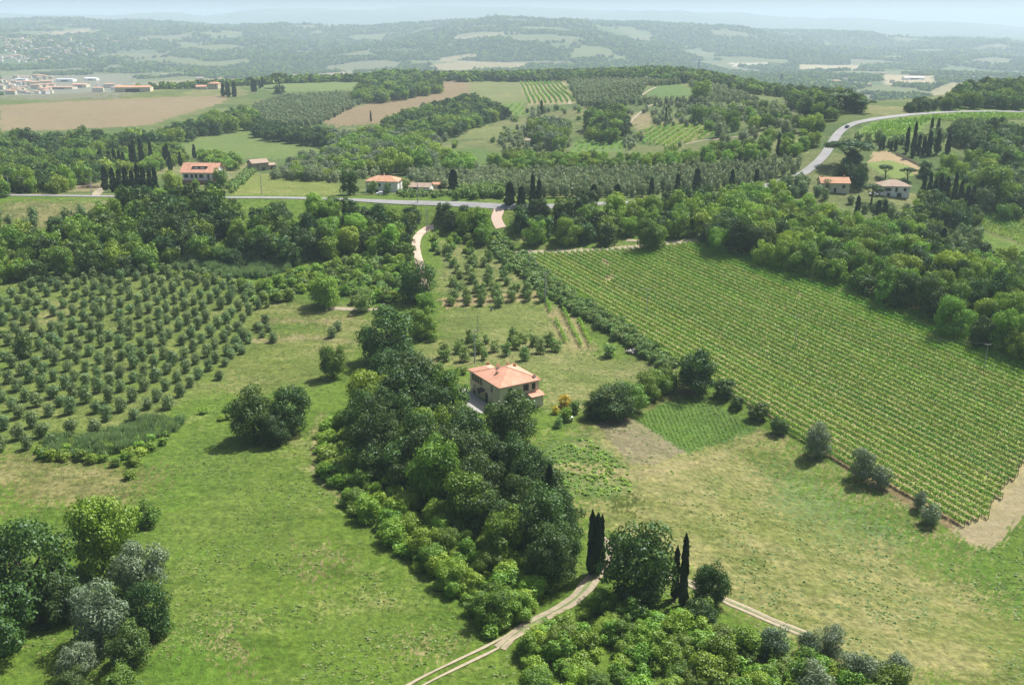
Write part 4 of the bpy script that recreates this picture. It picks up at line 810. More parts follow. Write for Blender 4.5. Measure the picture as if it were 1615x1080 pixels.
# --- trees that stand out one by one
for a in (
 ('dark', 40, 885, 165, 1.0, "big dark leafy tree at the bottom-left edge, nearest the picture border"),
 ('dark', -25, 960, 150, 1.0, "dark leafy tree cut off by the left border near the bottom"),
 ('broad', 155, 830, 112, 1.25, "tall bushy green tree right of the big dark tree at bottom left"),
 ('dark', 95, 930, 90, 1.0, "small shadowed tree between the two big bottom-left trees"),
 ('dshrub', 232, 805, 46, 1.0, "lone round green bush in the meadow above the silvery poplars"),
 ('dshrub', 205, 745, 26, .7, "small round bush below the reed bed at left"),
 ('pale', 218, 890, 92, 1.0, "upper silver-leaved poplar of the bottom-left cluster"),
 ('pale', 152, 965, 108, 1.05, "lower large silver-leaved poplar of the bottom-left cluster"),
 ('dark', 232, 955, 84, 1.15, "dark green tree right of the lower silvery poplar"),
 ('dark', 205, 1010, 76, 1.0, "dark tree at the bottom tip of the bottom-left cluster"),
 ('pale', 118, 1035, 66, 1.0, "low silvery tree at the foot of the large poplar"),
 ('broad', 190, 1070, 70, .8, "light green low tree cut by the bottom border left of centre"),
 ('dark', 110, 1075, 60, .9, "shadowed tree at the bottom border under the poplars"),
 ('dark', 398, 645, 82, 1.12, "left and darker of the two big trees alone in the left meadow"),
 ('dark', 455, 640, 80, 1.05, "right and greener of the two big trees alone in the left meadow"),
 ('dark', 430, 670, 62, .9, "low front tree of the pair alone in the left meadow"),
 ('broad', 524, 565, 46, 1.3, "light green bushy tree alone at the left of the driveway wood"),
 ('dark', 610, 522, 112, .85, "wide bluish-green tree above the wood, left of the fruit plot"),
 ('dark', 655, 437, 64, 1.1, "dark round tree over the upper driveway"),
 ('broad', 512, 452, 58, 1.0, "greyish bushy tree beside the path in the upper left meadow"),
 ('fruit', 572, 468, 46, .9, "pale feathery tree right of the greyish bushy tree"),
 ('broad', 672, 470, 40, 1.0, "small green crown at the left edge of the fruit plot"),
 ('dark', 652, 598, 96, 1.0, "big dark crown left of the grass plot"),
 ('dark', 610, 585, 84, 1.0, "dark crown at the upper left of the central wood"),
 ('broad', 665, 505, 52, 1.0, "green tree between the wide bluish tree and the fruit plot"),
 ('dark', 808, 648, 98, .92, "large tree in front of the farmhouse facade"),
 ('dark', 770, 705, 62, 1.0, "dark tree below the farmhouse yard"),
 ('broad', 685, 705, 88, 1.0, "tall tree left of the yard cypress"),
 ('dark', 640, 620, 120, .95, "broad high crown at the top of the central wood"),
 ('broad', 676, 592, 62, .95, "green crown just left of the farmhouse"),
 ('dark', 970, 628, 82, .75, "wide dark bush group right of the yellow broom"),
 ('dark', 943, 640, 48, .8, "small dark bush at the yellow broom end of the wide bush group"),
 ('broad', 996, 622, 62, .8, "leafy bush at the back of the wide dark bush group"),
 ('bright', 1040, 596, 50, .9, "light bush behind the tall light bush near the round oak"),
 ('broad', 1022, 605, 50, .95, "middle bush between the wide dark bush and the round oak"),
 ('broad', 1052, 592, 42, 1.1, "tall light bush touching the round oak"),
 ('dark', 1098, 578, 74, 1.08, "round dark oak at the left corner of the large vineyard"),
 ('dark', 1144, 608, 42, .85, "low bush right of the round dark oak"),
 ('dark', 1163, 632, 28, .8, "tiny bush along the vineyard edge after the low bush"),
 ('dark', 1196, 645, 38, .8, "small dark bush midway along the lower vineyard edge"),
 ('dark', 1229, 667, 32, .95, "small green bush just before the silvery tree of the vineyard edge"),
 ('pale', 1291, 690, 50, 1.1, "first silvery tree on the lower vineyard edge"),
 ('pale', 1362, 728, 48, 1.15, "second silvery tree on the lower vineyard edge"),
 ('pale', 1388, 748, 40, .95, "smaller silvery tree touching the second one"),
 ('pale', 1452, 785, 28, 1.2, "thin silvery sapling near the vineyard corner"),
 ('pale', 1470, 806, 38, 1.0, "round silvery bush near the vineyard corner"),
 ('dark', 1012, 880, 128, 1.12, "big dense tree right of the bend of the dirt track"),
 ('dark', 1012, 935, 70, .9, "lower dark tree beside the bend of the dirt track"),
 ('dark', 1120, 915, 64, 1.2, "small dark tree at the end of the branch track"),
 ('dark', 1105, 965, 56, .9, "dark shaded tree below the branch track"),
 ('pshrub', 1222, 1008, 64, 1.0, "first silvery bush beside the branch track"),
 ('pshrub', 1278, 1010, 50, 1.0, "second silvery bush, right of the branch track end"),
 ('pshrub', 1315, 1008, 56, 1.0, "third silvery bush in the bottom right thicket"),
 ('pshrub', 1352, 1050, 70, .9, "silvery bush in the middle of the bottom right thicket"),
 ('pshrub', 1412, 1050, 66, .95, "last silvery bush at the right tip of the thicket"),
 ('pshrub', 1290, 1068, 76, .9, "silvery bush at the bottom border in the thicket"),
 ('pine', 1338, 238, 82, .62, "wide umbrella pine above the ridge road bend"),
 ('pine', 1376, 303, 44, .8, "round dense pine between the two right houses"),
 ('pine', 1433, 272, 28, .8, "small umbrella pine below the sandy lawn"),
 ('pine', 1398, 268, 30, .8, "small pine left of the sandy lawn tip"),
 ('pine', 440, 124, 35, .75, "flat-topped umbrella pine on the skyline of the far field"),
 ('dark', 441, 139, 22, .7, "round bush under the skyline umbrella pine"),
 ('pine', 1322, 158, 66, .5, "flat dense umbrella pines in front of the far right valley"),
 ('pine', 1360, 164, 46, .55, "lower umbrella pine beside the ridge road crest"),
 ('broad', 1106, 140, 36, 1.0, "tall pale round tree on the ridge field"),
 ('broad', 1103, 178, 32, 1.0, "bluish round tree in the ridge groves"),
 ('broad', 1570, 285, 74, 1.05, "large pale green tree at the far right edge of the cypress wood"),
 ('broad', 1453, 320, 30, 1.0, "round bright tree right of the white right house"),
 ('dark', 550, 282, 36, 1.3, "dark tall tree left of the country house"),
 ('fruit', 586, 292, 24, 1.1, "small tree in front of the country house left facade"),
 ('fruit', 610, 296, 18, 1.2, "yellowish tree in front of the country house right facade"),
 ('fruit', 639, 290, 19, 1.2, "small tree between the country house and the low shed"),
 ('broad', 273, 286, 34, 1.0, "bright green tree left of the villa"),
 ('shrub', 308, 289, 15, 1.2, "yellow-green round tree in front of the villa facade"),
 ('broad', 348, 277, 26, 1.2, "brownish green tree against the right side of the villa"),
 ('dshrub', 837, 213, 13, 1.0, "left of the two dark round bushes in the small sloping field"),
 ('dshrub', 757, 196, 9, 1.0, "small dark round bush at the edge of the sloping field"),
 ('fruit', 1253, 545, 9, .9, "small bush at the foot of the middle vineyard pole"),
 ('dark', 35, 540, 36, 1.2, "dark shrubby tree among the olives at the left edge"),
 ('shrub', 682, 528, 20, 1.0, "bright yellow-green bush at the left of the fruit plot"),
 ('dshrub', 720, 583, 9, 1.2, "left of the two round bushes behind the farmhouse"),
 ('dshrub', 731, 583, 15, .9, "right of the two round bushes behind the farmhouse"),
 ('fruit', 960, 550, 30, .8, "bushy tree at the bottom end of the three short vine rows"),
 ('yellow', 889, 630, 27, .85, "bright yellow flowering broom right of the farmhouse"),
 ('yellow', 875, 645, 17, .9, "smaller yellow flowering broom below the bright one"),
 ('shrub', 892, 650, 30, .9, "green bush under the yellow brooms"),
 ('dshrub', 905, 640, 26, .9, "dark bush right of the yellow brooms"),
 ('fruit', 880, 664, 24, .8, "small leafy bush beside the white tank"),
): tree(*a)
for a in ((714, 630, 682, 12, "slim dark cypress at the lower edge of the farmhouse yard"), (941, 812, 905, 17, "tall dark cypress at the bend of the dirt track"), (932, 824, 905, 15, "cypress hidden just behind the tall one at the track bend"), (947, 822, 900, 12, "cypress touching the tall one on the right at the track bend"),
 (1076, 864, 955, 15, "tall dark cypress between the big dense tree and the branch track"), (1064, 876, 945, 13, "cypress hidden behind the big dense tree at the track"),
 (865, 745, 835, 18, "dark cypress deep in the middle of the wood"), 
 (715, 267, 303, 17, "dark conical conifer right of the sheds"), (804, 290, 324, 17, "dark bushy cypress by the side road junction"), (822, 295, 324, 14, "shorter dark cypress right of the junction"), (840, 282, 327, 10, "left of the paired slim cypresses on the ridge"), (850, 285, 328, 10, "right of the paired slim cypresses on the ridge")): cyp(*a)
for a in ((88,230,252,7),(122,240,268,8),(129,248,270,8),(160,236,268,10),(174,240,268,8),(182,236,266,8),(190,238,268,7),(196,240,268,7),(209,232,268,7),(214,226,268,8),(225,221,266,9),(239,229,258,7),(261,235,262,7),(265,230,262,8),(269,244,270,7),(274,230,252,7),(307,229,250,6),(285,243,262,6),
 (167,263,300,11),(180,266,303,11),(190,268,303,10),(200,268,302,12),(219,264,300,10),(228,266,300,10),(210,270,302,10),(238,272,302,10),(246,266,300,9),(104,246,262,5),(3,222,250,9),(14,228,252,8)):
    cyp(*a, "dark cypress in the stand left of the white villa", "cypresses left of the white villa")
for a in ((936,294,322,15),(973,290,322,15),(1027,280,312,9),(1068,275,310,10),(1098,271,304,13),(1153,271,310,10),(1192,269,298,10)): cyp(*a, "dark cypress standing up from the ridge wood above the vineyard", "cypresses along the ridge wood")
for a in ((1429,206,242,7),(1439,198,248,8),(1448,212,244,7),(1464,210,246,9),(1468,189,212,6),(1477,206,244,9),(1479,190,207,6),(1494,216,242,9),(1412,222,238,6),(1405,225,238,5),(1456,215,244,7),(1388,222,236,4),(1393,218,236,4)): cyp(*a, "slim dark cypress in the row behind the sandy lawn", "cypresses behind the sandy lawn")
for a in ((1351,314,342,9),(1469,336,362,8),(1543,288,332,9),(1502,279,330,9),(1464,276,314,8),(1456,274,304,8),(1484,359,402,12),(1490,285,325,9),(1480,280,322,9),(1512,290,330,8),(1523,292,330,9),(1532,298,330,8),(1472,285,318,8),(1385,315,338,9),(1395,318,338,8),(1505,385,425,9)): cyp(*a, "dark cypress in the wood around the right houses", "cypresses around the right houses")
cyp(1226.7, 210, 243, 6, "slender lone cypress in the bright groves left of the road bend")
cyp(585, 177, 192, 3, "thin lone cypress below the brown field"); cyp(854, 160, 181, 5, "lone dark cypress below the small far vineyard"); cyp(1050, 169, 197, 4, "thin lone cypress in the right middle groves"); cyp(715, 160, 176, 4, "small cypress rising from the dark wood of the brown field")
for a in ((352,132,152,7),(360,131,153,8),(370,131,153,8),(399,127,145,6),(403,128,145,5),(410,126,140,4),(414,123,138,4)): cyp(*a, "far cypress by the pinkish house on the field edge", "cypresses by the pinkish house")
for a in ((1101,98,108,5),(1102,97,112,4),(1021,98,112,4),(1232,118,130,6),(1300,170,190,5)): cyp(*a, "small cypress on the far ridge skyline", "cypresses on the ridge skyline")

# --- woods, groves and orchards
fill(('dark','dark','dark','broad'), [(590,590),(640,560),(700,590),(718,640),(745,690),(800,690),(850,710),(900,790),(925,840),(900,872),(855,866),(765,825),(690,785),(615,742),(570,710),(545,650)], 6.5, (8, 13), (.95, 1.25), "dark leafy tree in the dense wood below the farmhouse", "trees of the wood below the farmhouse", avoid=4.5)
fill(('shrub','broad','shrub'), [(512,660),(545,640),(575,710),(640,750),(700,785),(780,820),(860,865),(880,900),(868,935),(835,985),(800,995),(750,960),(700,910),(630,850),(570,795),(510,745)], 3.9, (3.2, 7.2), (.6, 1.0), "bright green bush in the thicket fringing the wood", "bushes fringing the central wood")
fill('shrub', [(502,690),(525,680),(545,745),(620,800),(700,860),(780,915),(850,930),(840,985),(800,1008),(785,1004),(715,945),(635,868),(555,800),(502,745)], 2.3, (2.2, 4.2), (.5, .8), "low bright bush at the meadow edge of the thicket", "low bushes at the meadow edge")
fill(('shrub','shrub','broad'), [(815,1010),(900,960),(960,950),(1060,970),(1110,985),(1180,1000),(1260,1030),(1330,1050),(1420,1060),(1450,1110),(850,1110)], 3.2, (2.8, 6.2), (.5, .9), "bright green bush in the bottom right thicket", "bushes of the bottom right thicket")
fill('dshrub', [(960,990),(1010,940),(1150,960),(1260,1010),(1380,1040),(1440,1070),(1380,1100),(1100,1060)], 6.5, (4.5, 7), (.8, 1.0), "darker round bush in the bottom right thicket", "dark bushes of the bottom right thicket")
_h = [np.array(hit(*q)[:2]) for q in ((215,575),(234,586),(232,562))]; OB = (tuple((_h[1] - _h[0]) * .94), tuple((_h[2] - _h[0]) * .94))
OL = math.atan2(338.4 - 235.8, -94.4 + 88.0)
fill('olive', [(8,462),(40,432),(150,415),(300,418),(405,445),(408,480),(390,515),(350,575),(320,598),(250,640),(180,668),(90,690),(-30,720),(-40,480)], 6.0, (3.5, 4.6), (.9, 1.12), "round grey-green olive tree in the gridded grove at left", "olive trees of the left grove", dens=.96, jit=.13, basis=OB)
fill('olive', [(400,485),(440,490),(520,500),(560,520),(500,540),(420,530),(400,520)], 9, (3.6, 5), (.75, 1.0), "small olive bush in the rough grass right of the grove", "olive bushes right of the grove", dens=.75)
fill('olive', [(400,500),(440,500),(345,600),(318,612)], 4.2, (3, 4), (.7, .9), "feathery olive bush of the line along the grove edge", "olive bushes along the grove edge", dens=.7)
fill('olive', [(0,322),(190,322),(150,345),(60,360),(0,375),(-60,350)], 8.5, (5, 6.5), (.9, 1.1), "grey-green olive tree on the slope below the road", "olive trees below the road", dens=.8)
fill(('broad','dark','broad'), [(-40,385),(60,350),(130,330),(190,312),(350,306),(400,330),(470,350),(500,378),(440,390),(330,400),(250,395),(190,415),(60,425),(-40,425)], 7.6, (7, 11.5), (.9, 1.2), "leafy tree in the dark wood above the olive grove", "trees of the wood above the olive grove")
fill('dark', [(195,300),(340,298),(358,325),(360,350),(300,385),(250,385),(215,360)], 7.0, (8, 12), (1.0, 1.25), "tall dark tree in front of the villa across the road", "tall trees across the road from the villa")
fill('dark', [(405,335),(480,325),(500,380),(470,400),(410,400)], 9, (9, 13), (.95, 1.15), "dark rounded tree right of the reed thicket", "dark trees by the reed thicket")
fill(('broad','dark','bright'), [(495,325),(560,322),(620,335),(615,385),(520,388),(490,360)], 8.0, (8.5, 12), (.95, 1.15), "leafy tree between the road and the upper driveway", "trees left of the upper driveway")
fill(('broad','dark'), [(600,345),(620,335),(730,335),(740,350),(690,352),(650,370),(640,410),(615,400)], 7.0, (6, 9), (.95, 1.15), "leafy tree at the top of the driveway", "trees at the top of the driveway")
fill('bright', [(735,340),(790,330),(790,362),(745,368)], 7.5, (8, 10), (1.0, 1.2), "bright green tree by the side road junction", "bright trees by the junction")
fill('dark', [(660,322),(735,326),(735,342),(660,340)], 7, (6.5, 8.5), (1, 1.2), "dark tree on the roadside above the driveway", "dark roadside trees")
fill(('broad','dark','bright'), [(800,332),(870,317),(1000,313),(1060,308),(1180,300),(1220,308),(1240,345),(1180,365),(1060,368),(1000,372),(900,374),(830,372)], 8.0, (8, 11.5), (.95, 1.2), "leafy tree in the ridge wood above the large vineyard", "trees of the ridge wood")
fill(('dark','broad','bright','broad'), [(1120,345),(1180,310),(1260,320),(1350,350),(1440,370),(1480,405),(1560,425),(1640,435),(1660,555),(1600,545),(1500,500),(1420,465),(1330,442),(1250,412),(1180,386),(1110,376)], 7.5, (8, 12.5), (.95, 1.25), "leafy tree in the long wood along the top of the vineyard", "trees of the wood along the vineyard")
fill('bright', [(1130,300),(1200,292),(1290,312),(1280,330),(1180,320)], 8.0, (8, 11), (.95, 1.2), "bright green tree left of the orange-roofed right house", "bright trees left of the right houses")
fill('olive', [(1230,300),(1300,310),(1380,330),(1440,345),(1450,330),(1390,318),(1340,308),(1300,305),(1250,290)], 7, (4.5, 6), (.9, 1.1), "olive tree in front of the right houses", "olive trees before the right houses")
fill(('dark','broad'), [(1440,300),(1545,335),(1560,345),(1480,345),(1440,330)], 7.5, (8, 11), (1, 1.2), "tree in the cypress wood right of the white house", "trees in the cypress wood")
fill(('bright','broad','dark'), [(1545,392),(1600,396),(1650,398),(1650,445),(1530,425)], 7.5, (7, 11), (.95, 1.2), "leafy tree in the strip below the small right vineyard", "trees below the small right vineyard")
fill('olive', [(1490,350),(1560,370),(1560,410),(1500,400),(1480,370)], 6.5, (5, 6.5), (1, 1.2), "feathery olive tree beside the small right vineyard", "olive trees by the small right vineyard")
fill(('broad','dark','broad'), [(1380,335),(1480,345),(1490,410),(1440,372),(1380,360)], 8, (7.5, 11), (.95, 1.2), "leafy tree in the hollow below the right houses", "trees below the right houses")
fill(('broad','bright','dark','olive'), [(1450,262),(1500,250),(1560,240),(1640,230),(1640,335),(1590,330),(1540,320),(1480,285)], 9, (8, 12), (.95, 1.2), "tree in the far right hollow behind the cypress wood", "trees of the far right hollow")
fill(('olive','broad','dark'), [(1490,192),(1540,190),(1640,200),(1640,235),(1560,240),(1510,222)], 9, (8, 12), (.9, 1.1), "bluish tree below the ridge vineyard at the far right", "trees below the ridge vineyard")
fill('olive', [(1340,215),(1380,212),(1440,216),(1500,200),(1500,215),(1440,232),(1380,225)], 7, (5, 6.5), (.9, 1.1), "olive tree on the bank under the ridge vineyard", "olive trees under the ridge vineyard")
fill('dark', [(1310,250),(1365,240),(1380,285),(1340,285),(1315,270)], 7.5, (8, 11), (1, 1.2), "dark tree below the wide umbrella pine", "dark trees below the umbrella pine")
fill('olive', [(1195,290),(1240,278),(1268,276),(1300,282),(1310,300),(1230,302)], 7, (5, 7), (.9, 1.1), "olive tree beside the foot of the ridge road bend", "olive trees by the road bend")
# fruit plots and hedges
fill('fruit', [(700,392),(770,385),(850,455),(700,460)], 6.5, (3.8, 5.6), (.8, 1.05), "small fruit tree in the upper fruit plot", "fruit trees of the upper plot", jit=.3, grid=.1)
fill('fruit', [(698,455),(860,448),(872,468),(698,474)], 5.2, (4.2, 5.6), (.95, 1.1), "fruit tree of the row on bare soil above the grass plot", "fruit trees of the bare soil row", jit=.1, grid=.02)
fill('fruit', [(690,535),(740,522),(800,518),(875,530),(880,552),(800,558),(700,562)], 5.6, (3.6, 5.6), (.8, 1.1), "feathery fruit tree behind the farmhouse", "fruit trees behind the farmhouse", jit=.25)
fill('hedge', [(770,360),(800,380),(845,410),(880,442),(945,483),(1000,518),(1070,566),(1060,584),(985,538),(925,502),(868,464),(815,425),(775,388)], 1.9, (2.8, 4.3), (.65, .9), "grey-green bush of the long hedge beside the vineyard", "bushes of the vineyard hedge")
fill('hedge', [(358,292),(395,262),(402,268),(366,300)], 2.6, (3.2, 4.0), (.8, 1.0), "clipped green bush of the hedge right of the villa", "bushes of the villa hedge")
fill('hedge', [(718,300),(735,292),(795,290),(795,305),(720,308)], 3, (3.5, 4.6), (.9, 1.1), "brownish bush of the roadside hedge right of the conifer", "bushes of the roadside hedge")
fill('hedge', [(625,300),(718,302),(718,308),(625,307)], 3, (2.2, 3), (.8, 1.0), "low garden hedge bush before the sheds", "garden hedge bushes")
fill(('shrub','hedge','dshrub'), [(205,400),(300,430),(420,440),(480,420),(600,400),(640,420),(640,465),(560,480),(520,440),(430,480),(400,470),(380,445),(200,418)], 3.9, (2.6, 6.5), (.5, .85), "wild bush in the rough ground above the path", "wild bushes above the path", dens=.92)
fill(('dshrub','shrub'), [(560,395),(640,380),(645,430),(600,470),(560,440),(520,420)], 5.5, (4, 7), (.7, 1.0), "dark wild bush left of the driveway", "wild bushes left of the driveway")
fill(('dshrub','shrub'), [(670,372),(780,352),(800,380),(740,390),(680,400)], 5.5, (3.5, 5.5), (.7, 1.0), "bush in the grass right of the upper driveway", "bushes right of the upper driveway", dens=.8)
fill('shrub', [(300,640),(360,640),(370,655),(300,665)], 4, (2.5, 4), (.35, .5), "low bramble in the meadow under the grove", "low brambles under the grove", dens=.7)
fill('shrub', [(200,720),(270,690),(300,665),(280,660),(190,700)], 3.6, (3, 4.5), (.4, .6), "bramble bush along the front of the reed bed", "brambles along the reed bed")
fill('dshrub', [(45,705),(80,692),(200,700),(225,715),(215,735),(160,735),(60,720)], 3.6, (3, 4.6), (.55, .8), "dark bush along the foot of the reed bed", "dark bushes at the reed bed")
# beyond the ridge road
fill(('dark','broad'), [(-20,213),(37,214),(110,212),(180,214),(228,212),(278,196),(328,184),(345,178),(395,176),(405,188),(402,192),(320,202),(260,216),(214,226),(167,233),(100,231),(-20,232)], 11, (11, 17), (.85, 1.1), "dark bluish tree in the long belt below the wheat field", "trees of the belt below the wheat field")
fill(('dark',), [(398,186),(425,196),(470,202),(520,206),(526,222),(450,213),(408,208)], 9, (9, 14), (.85, 1.05), "dark tree of the belt under the olive slope", "trees under the olive slope")
fill(('dark','broad'), [(560,142),(575,124),(610,110),(650,109),(662,120),(693,126),(695,138),(640,147),(590,154),(560,152)], 11, (11, 16), (.85, 1.05), "tree in the round wood between the brown field and the vineyard slope", "trees of the round far wood")
fill(('dark','broad'), [(598,196),(640,176),(700,160),(740,150),(790,166),(800,176),(750,190),(710,206),(680,214),(600,208)], 10, (10, 14), (.85, 1.1), "dark tree in the wood under the brown field", "trees of the wood under the brown field")
fill(('broad','pale','bright','broad'), [(520,215),(600,205),(680,214),(700,230),(670,262),(620,258),(540,262),(510,240)], 10, (9, 14), (.85, 1.1), "mid-green tree in the valley wood beyond the country house", "trees of the valley wood")
fill(('pale','broad','golive'), [(455,247),(500,242),(540,255),(545,270),(500,277),(445,270)], 8, (6, 10), (.8, 1.0), "pale willowy tree right of the green far meadow", "pale trees by the far meadow")
fill(('bright','shrub'), [(300,238),(360,240),(378,250),(370,262),(330,252)], 7, (6, 9), (.8, 1.0), "bright tree between the villa and the stone barn", "bright trees around the stone barn")
fill(('dark','broad'), [(-30,238),(60,238),(150,240),(180,262),(110,280),(80,292),(-30,290)], 7.5, (8, 12), (.9, 1.15), "dark green tree in the wood at the left end of the road", "trees at the left end of the road")
fill('broad', [(120,232),(280,228),(300,245),(240,262),(130,262)], 9, (7, 10), (.8, 1.0), "green tree behind the cypress stand", "trees behind the cypresses")
fill('dark', [(1160,0),(1161,0),(1161,1)], 50, (5, 6), (1, 1), "x", "x") if False else None
fill(('dark','broad'), [(925,180),(950,170),(985,172),(992,195),(985,208),(930,208)], 10, (11, 16), (.95, 1.15), "tall dark tree in the clump of the middle groves", "trees of the dark clump in the groves")
fill(('broad','pale'), [(835,188),(890,182),(895,210),(880,222),(840,218)], 12, (10, 14), (.95, 1.15), "bluish tree in the loose middle clump", "trees of the loose middle clump")
fill(('bright',), [(700,246),(740,242),(742,262),(700,266)], 9, (9, 12), (.85, 1.05), "bright green tree behind the dark conifer", "bright trees behind the conifer")
fill(('bright','broad'), [(770,245),(830,238),(900,240),(980,245),(1050,238),(1110,232),(1180,222),(1290,212),(1290,228),(1180,245),(1080,256),(980,262),(900,262),(800,262)], 9, (6.5, 10), (.85, 1.1), "bright green tree of the belt across the middle groves", "trees of the bright belt across the groves")
fill('golive', [(780,272),(950,264),(1100,260),(1200,252),(1268,246),(1262,270),(1240,284),(1120,294),(1000,300),(900,302),(800,300)], 5.6, (4.2, 5.6), (1.1, 1.4), "upright olive tree in the dense grove beyond the ridge wood", "olive trees of the dense grove", jit=.12, grid=.35)
fill('golive', [(640,262),(700,266),(770,262),(800,275),(790,290),(720,292),(650,282)], 6.5, (5, 6.8), (.85, 1.05), "silvery olive tree behind the sheds", "olive trees behind the sheds")
fill('golive', [(440,268),(540,270),(560,262),(600,262),(610,270),(540,280),(430,276)], 6.5, (5, 6.5), (.85, 1.05), "olive tree between the barn and the country house", "olive trees by the country house")
fill('golive', [(400,165),(440,150),(520,146),(582,146),(570,160),(505,192),(440,196),(408,186)], 7.0, (5.2, 6.6), (.9, 1.1), "bluish olive tree on the far slope", "olive trees of the far slope", jit=.12, grid=.5)
fill('golive', [(895,126),(960,124),(1090,128),(1160,140),(1190,155),(1110,160),(1010,160),(920,166),(905,150)], 8.5, (6, 7.5), (.85, 1.05), "olive tree right of the small far vineyard", "olive trees by the small vineyard", jit=.15, grid=.4)
fill('golive', [(800,170),(905,166),(1020,160),(1090,160),(1200,165),(1290,190),(1300,205),(1180,215),(1000,230),(880,236),(790,232),(760,222),(800,205)], 9.5, (4.4, 6.0), (.8, 1.05), "olive tree scattered over the middle slopes", "olive trees over the middle slopes", jit=.3, dens=.8, clump=70)
fill(('shrub','bright','golive','broad','pale'), [(600,265),(700,232),(760,224),(900,238),(1000,232),(1180,216),(1300,206),(1300,190),(1180,165),(1000,162),(800,172),(760,190),(700,210),(560,262)], 13, (3.5, 8), (.6, 1.0), "bush or small tree scattered over the middle slopes", "bushes over the middle slopes", dens=.32)
fill(('dark','broad'), [(755,114),(800,109),(860,107),(950,109),(960,101),(1060,99),(1110,100),(1180,117),(1232,128),(1232,146),(1160,136),(1090,124),(960,120),(830,124),(755,121)], 9, (8, 12), (.8, 1.05), "dark tree on the wooded far ridge", "trees of the far ridge wood")
fill(('dark','broad'), [(1240,140),(1320,146),(1368,155),(1340,170),(1290,178),(1250,160)], 10, (10, 14), (.85, 1.05), "dark tree in the wood left of the ridge road crest", "trees left of the ridge road crest")
fill(('golive','bright','broad','golive'), [(1110,165),(1200,162),(1290,180),(1310,200),(1290,215),(1200,215),(1110,205)], 11, (8, 12), (.8, 1.05), "tree in the mixed groves left of the road bend", "mixed trees left of the road bend", dens=.42)
fill(('dark','broad'), [(1490,158),(1515,140),(1560,130),(1640,124),(1640,160),(1560,162)], 10, (10, 14), (.9, 1.1), "dark tree on the hilltop at the upper right edge", "trees of the upper right hilltop")
fill('dark', [(1430,163),(1500,158),(1500,165),(1440,168)], 9, (8, 11), (.8, 1.0), "tree behind the crest of the ridge road", "trees behind the road crest")

ONES = ['first','second','third','fourth','fifth','sixth','seventh','eighth','ninth','tenth','eleventh','twelfth','thirteenth','fourteenth','fifteenth','sixteenth','seventeenth','eighteenth','nineteenth']
TENS = ['','','twenty','thirty','forty','fifty','sixty','seventy','eighty','ninety']
def ordinal(n):
    if n > 100: return ('one-hundred-' if n < 200 else 'two-hundred-') + (ordinal(n % 100) if n % 100 else 'th')
    if n == 100: return 'hundredth'
    if n < 20: return ONES[n - 1]
    return TENS[n // 10][:-1] + 'ieth' if n % 10 == 0 else TENS[n // 10] + '-' + ONES[n % 10 - 1]
def finish_labels(L):                             # several of one group: say which one, by size and by order across the view
    by = {}
    for s in L:
        if s['group']: by.setdefault((s['group'], s['label']), []).append(s)
    for (g, lb), v in by.items():
        if len(v) == 1: continue
        if len(v) > 36:
            q = sorted(s['w'] for s in v); n = len(q); cut = [q[n // 5], q[2 * n // 5], q[3 * n // 5], q[4 * n // 5]]
            for s in v: s['cls'] = ['tiny', 'small', 'mid-sized', 'large', 'huge'][sum(s['w'] > c for c in cut)]
        else:
            for s in v: s['cls'] = ''
        for c in set(s['cls'] for s in v):
            for k, s in enumerate(sorted([s for s in v if s['cls'] == c], key=lambda s: s['x'] / s['y'])): s['label'] = (c + ' ' + lb).strip() + ', ' + ordinal(k + 1) + ' from left'

finish_labels(TOWN)
for t_ in TOWN: tag(t_['o'], t_['label'], "house", t_['group'])

# --- build: the biggest of each kind one by one, the rest of a kind as one mass
CAPS = {}; CHOSEN = []
for s in SPOTS:
    s['d'] = math.sqrt(s['x']**2 + s['y']**2 + (CAM_H - 5)**2); s['px'] = s['w'] * F_PX / s['d']
rest = {}
for kind in KIND:
    L = sorted([s for s in SPOTS if s['kind'] == kind], key=lambda s: (not s['must'], -s['px'] * (1 if 0 else 1)))
    vis = [s for s in L if abs(s['x'] / s['y']) < .66 or s['must']]; hid = [s for s in L if not (abs(s['x'] / s['y']) < .66 or s['must'])]
    cap = 290 if kind != 'shrub' else 290
    CHOSEN += vis[:cap]; rest[kind] = vis[cap:] + hid
finish_labels(CHOSEN)
for kind in KIND:
    for i, s in enumerate([s for s in CHOSEN if s['kind'] == kind]):
        K = KIND[kind]; lod = 'hi' if s['px'] > 42 else 'mid' if s['px'] > 17 else 'lo'; me = K[lod][(i * 7 + 3) % len(K[lod])]
        z = hz(s['x'], s['y']) - .08; sc = (s['w'], s['w'], s['h'])
        if lod == 'lo' or K['single']:
            o = obj(K['name'], me); o.location = (s['x'], s['y'], z); o.rotation_euler = (0, 0, s['rot']); o.scale = sc; tag(o, s['label'], K['cat'], s['group'])
        else:
            r = empty(K['name'], (s['x'], s['y'], z), s['rot'], sc); tag(r, s['label'], K['cat'], s['group'])
            obj("crown", me, r); obj("trunk", K['trunk'], r)

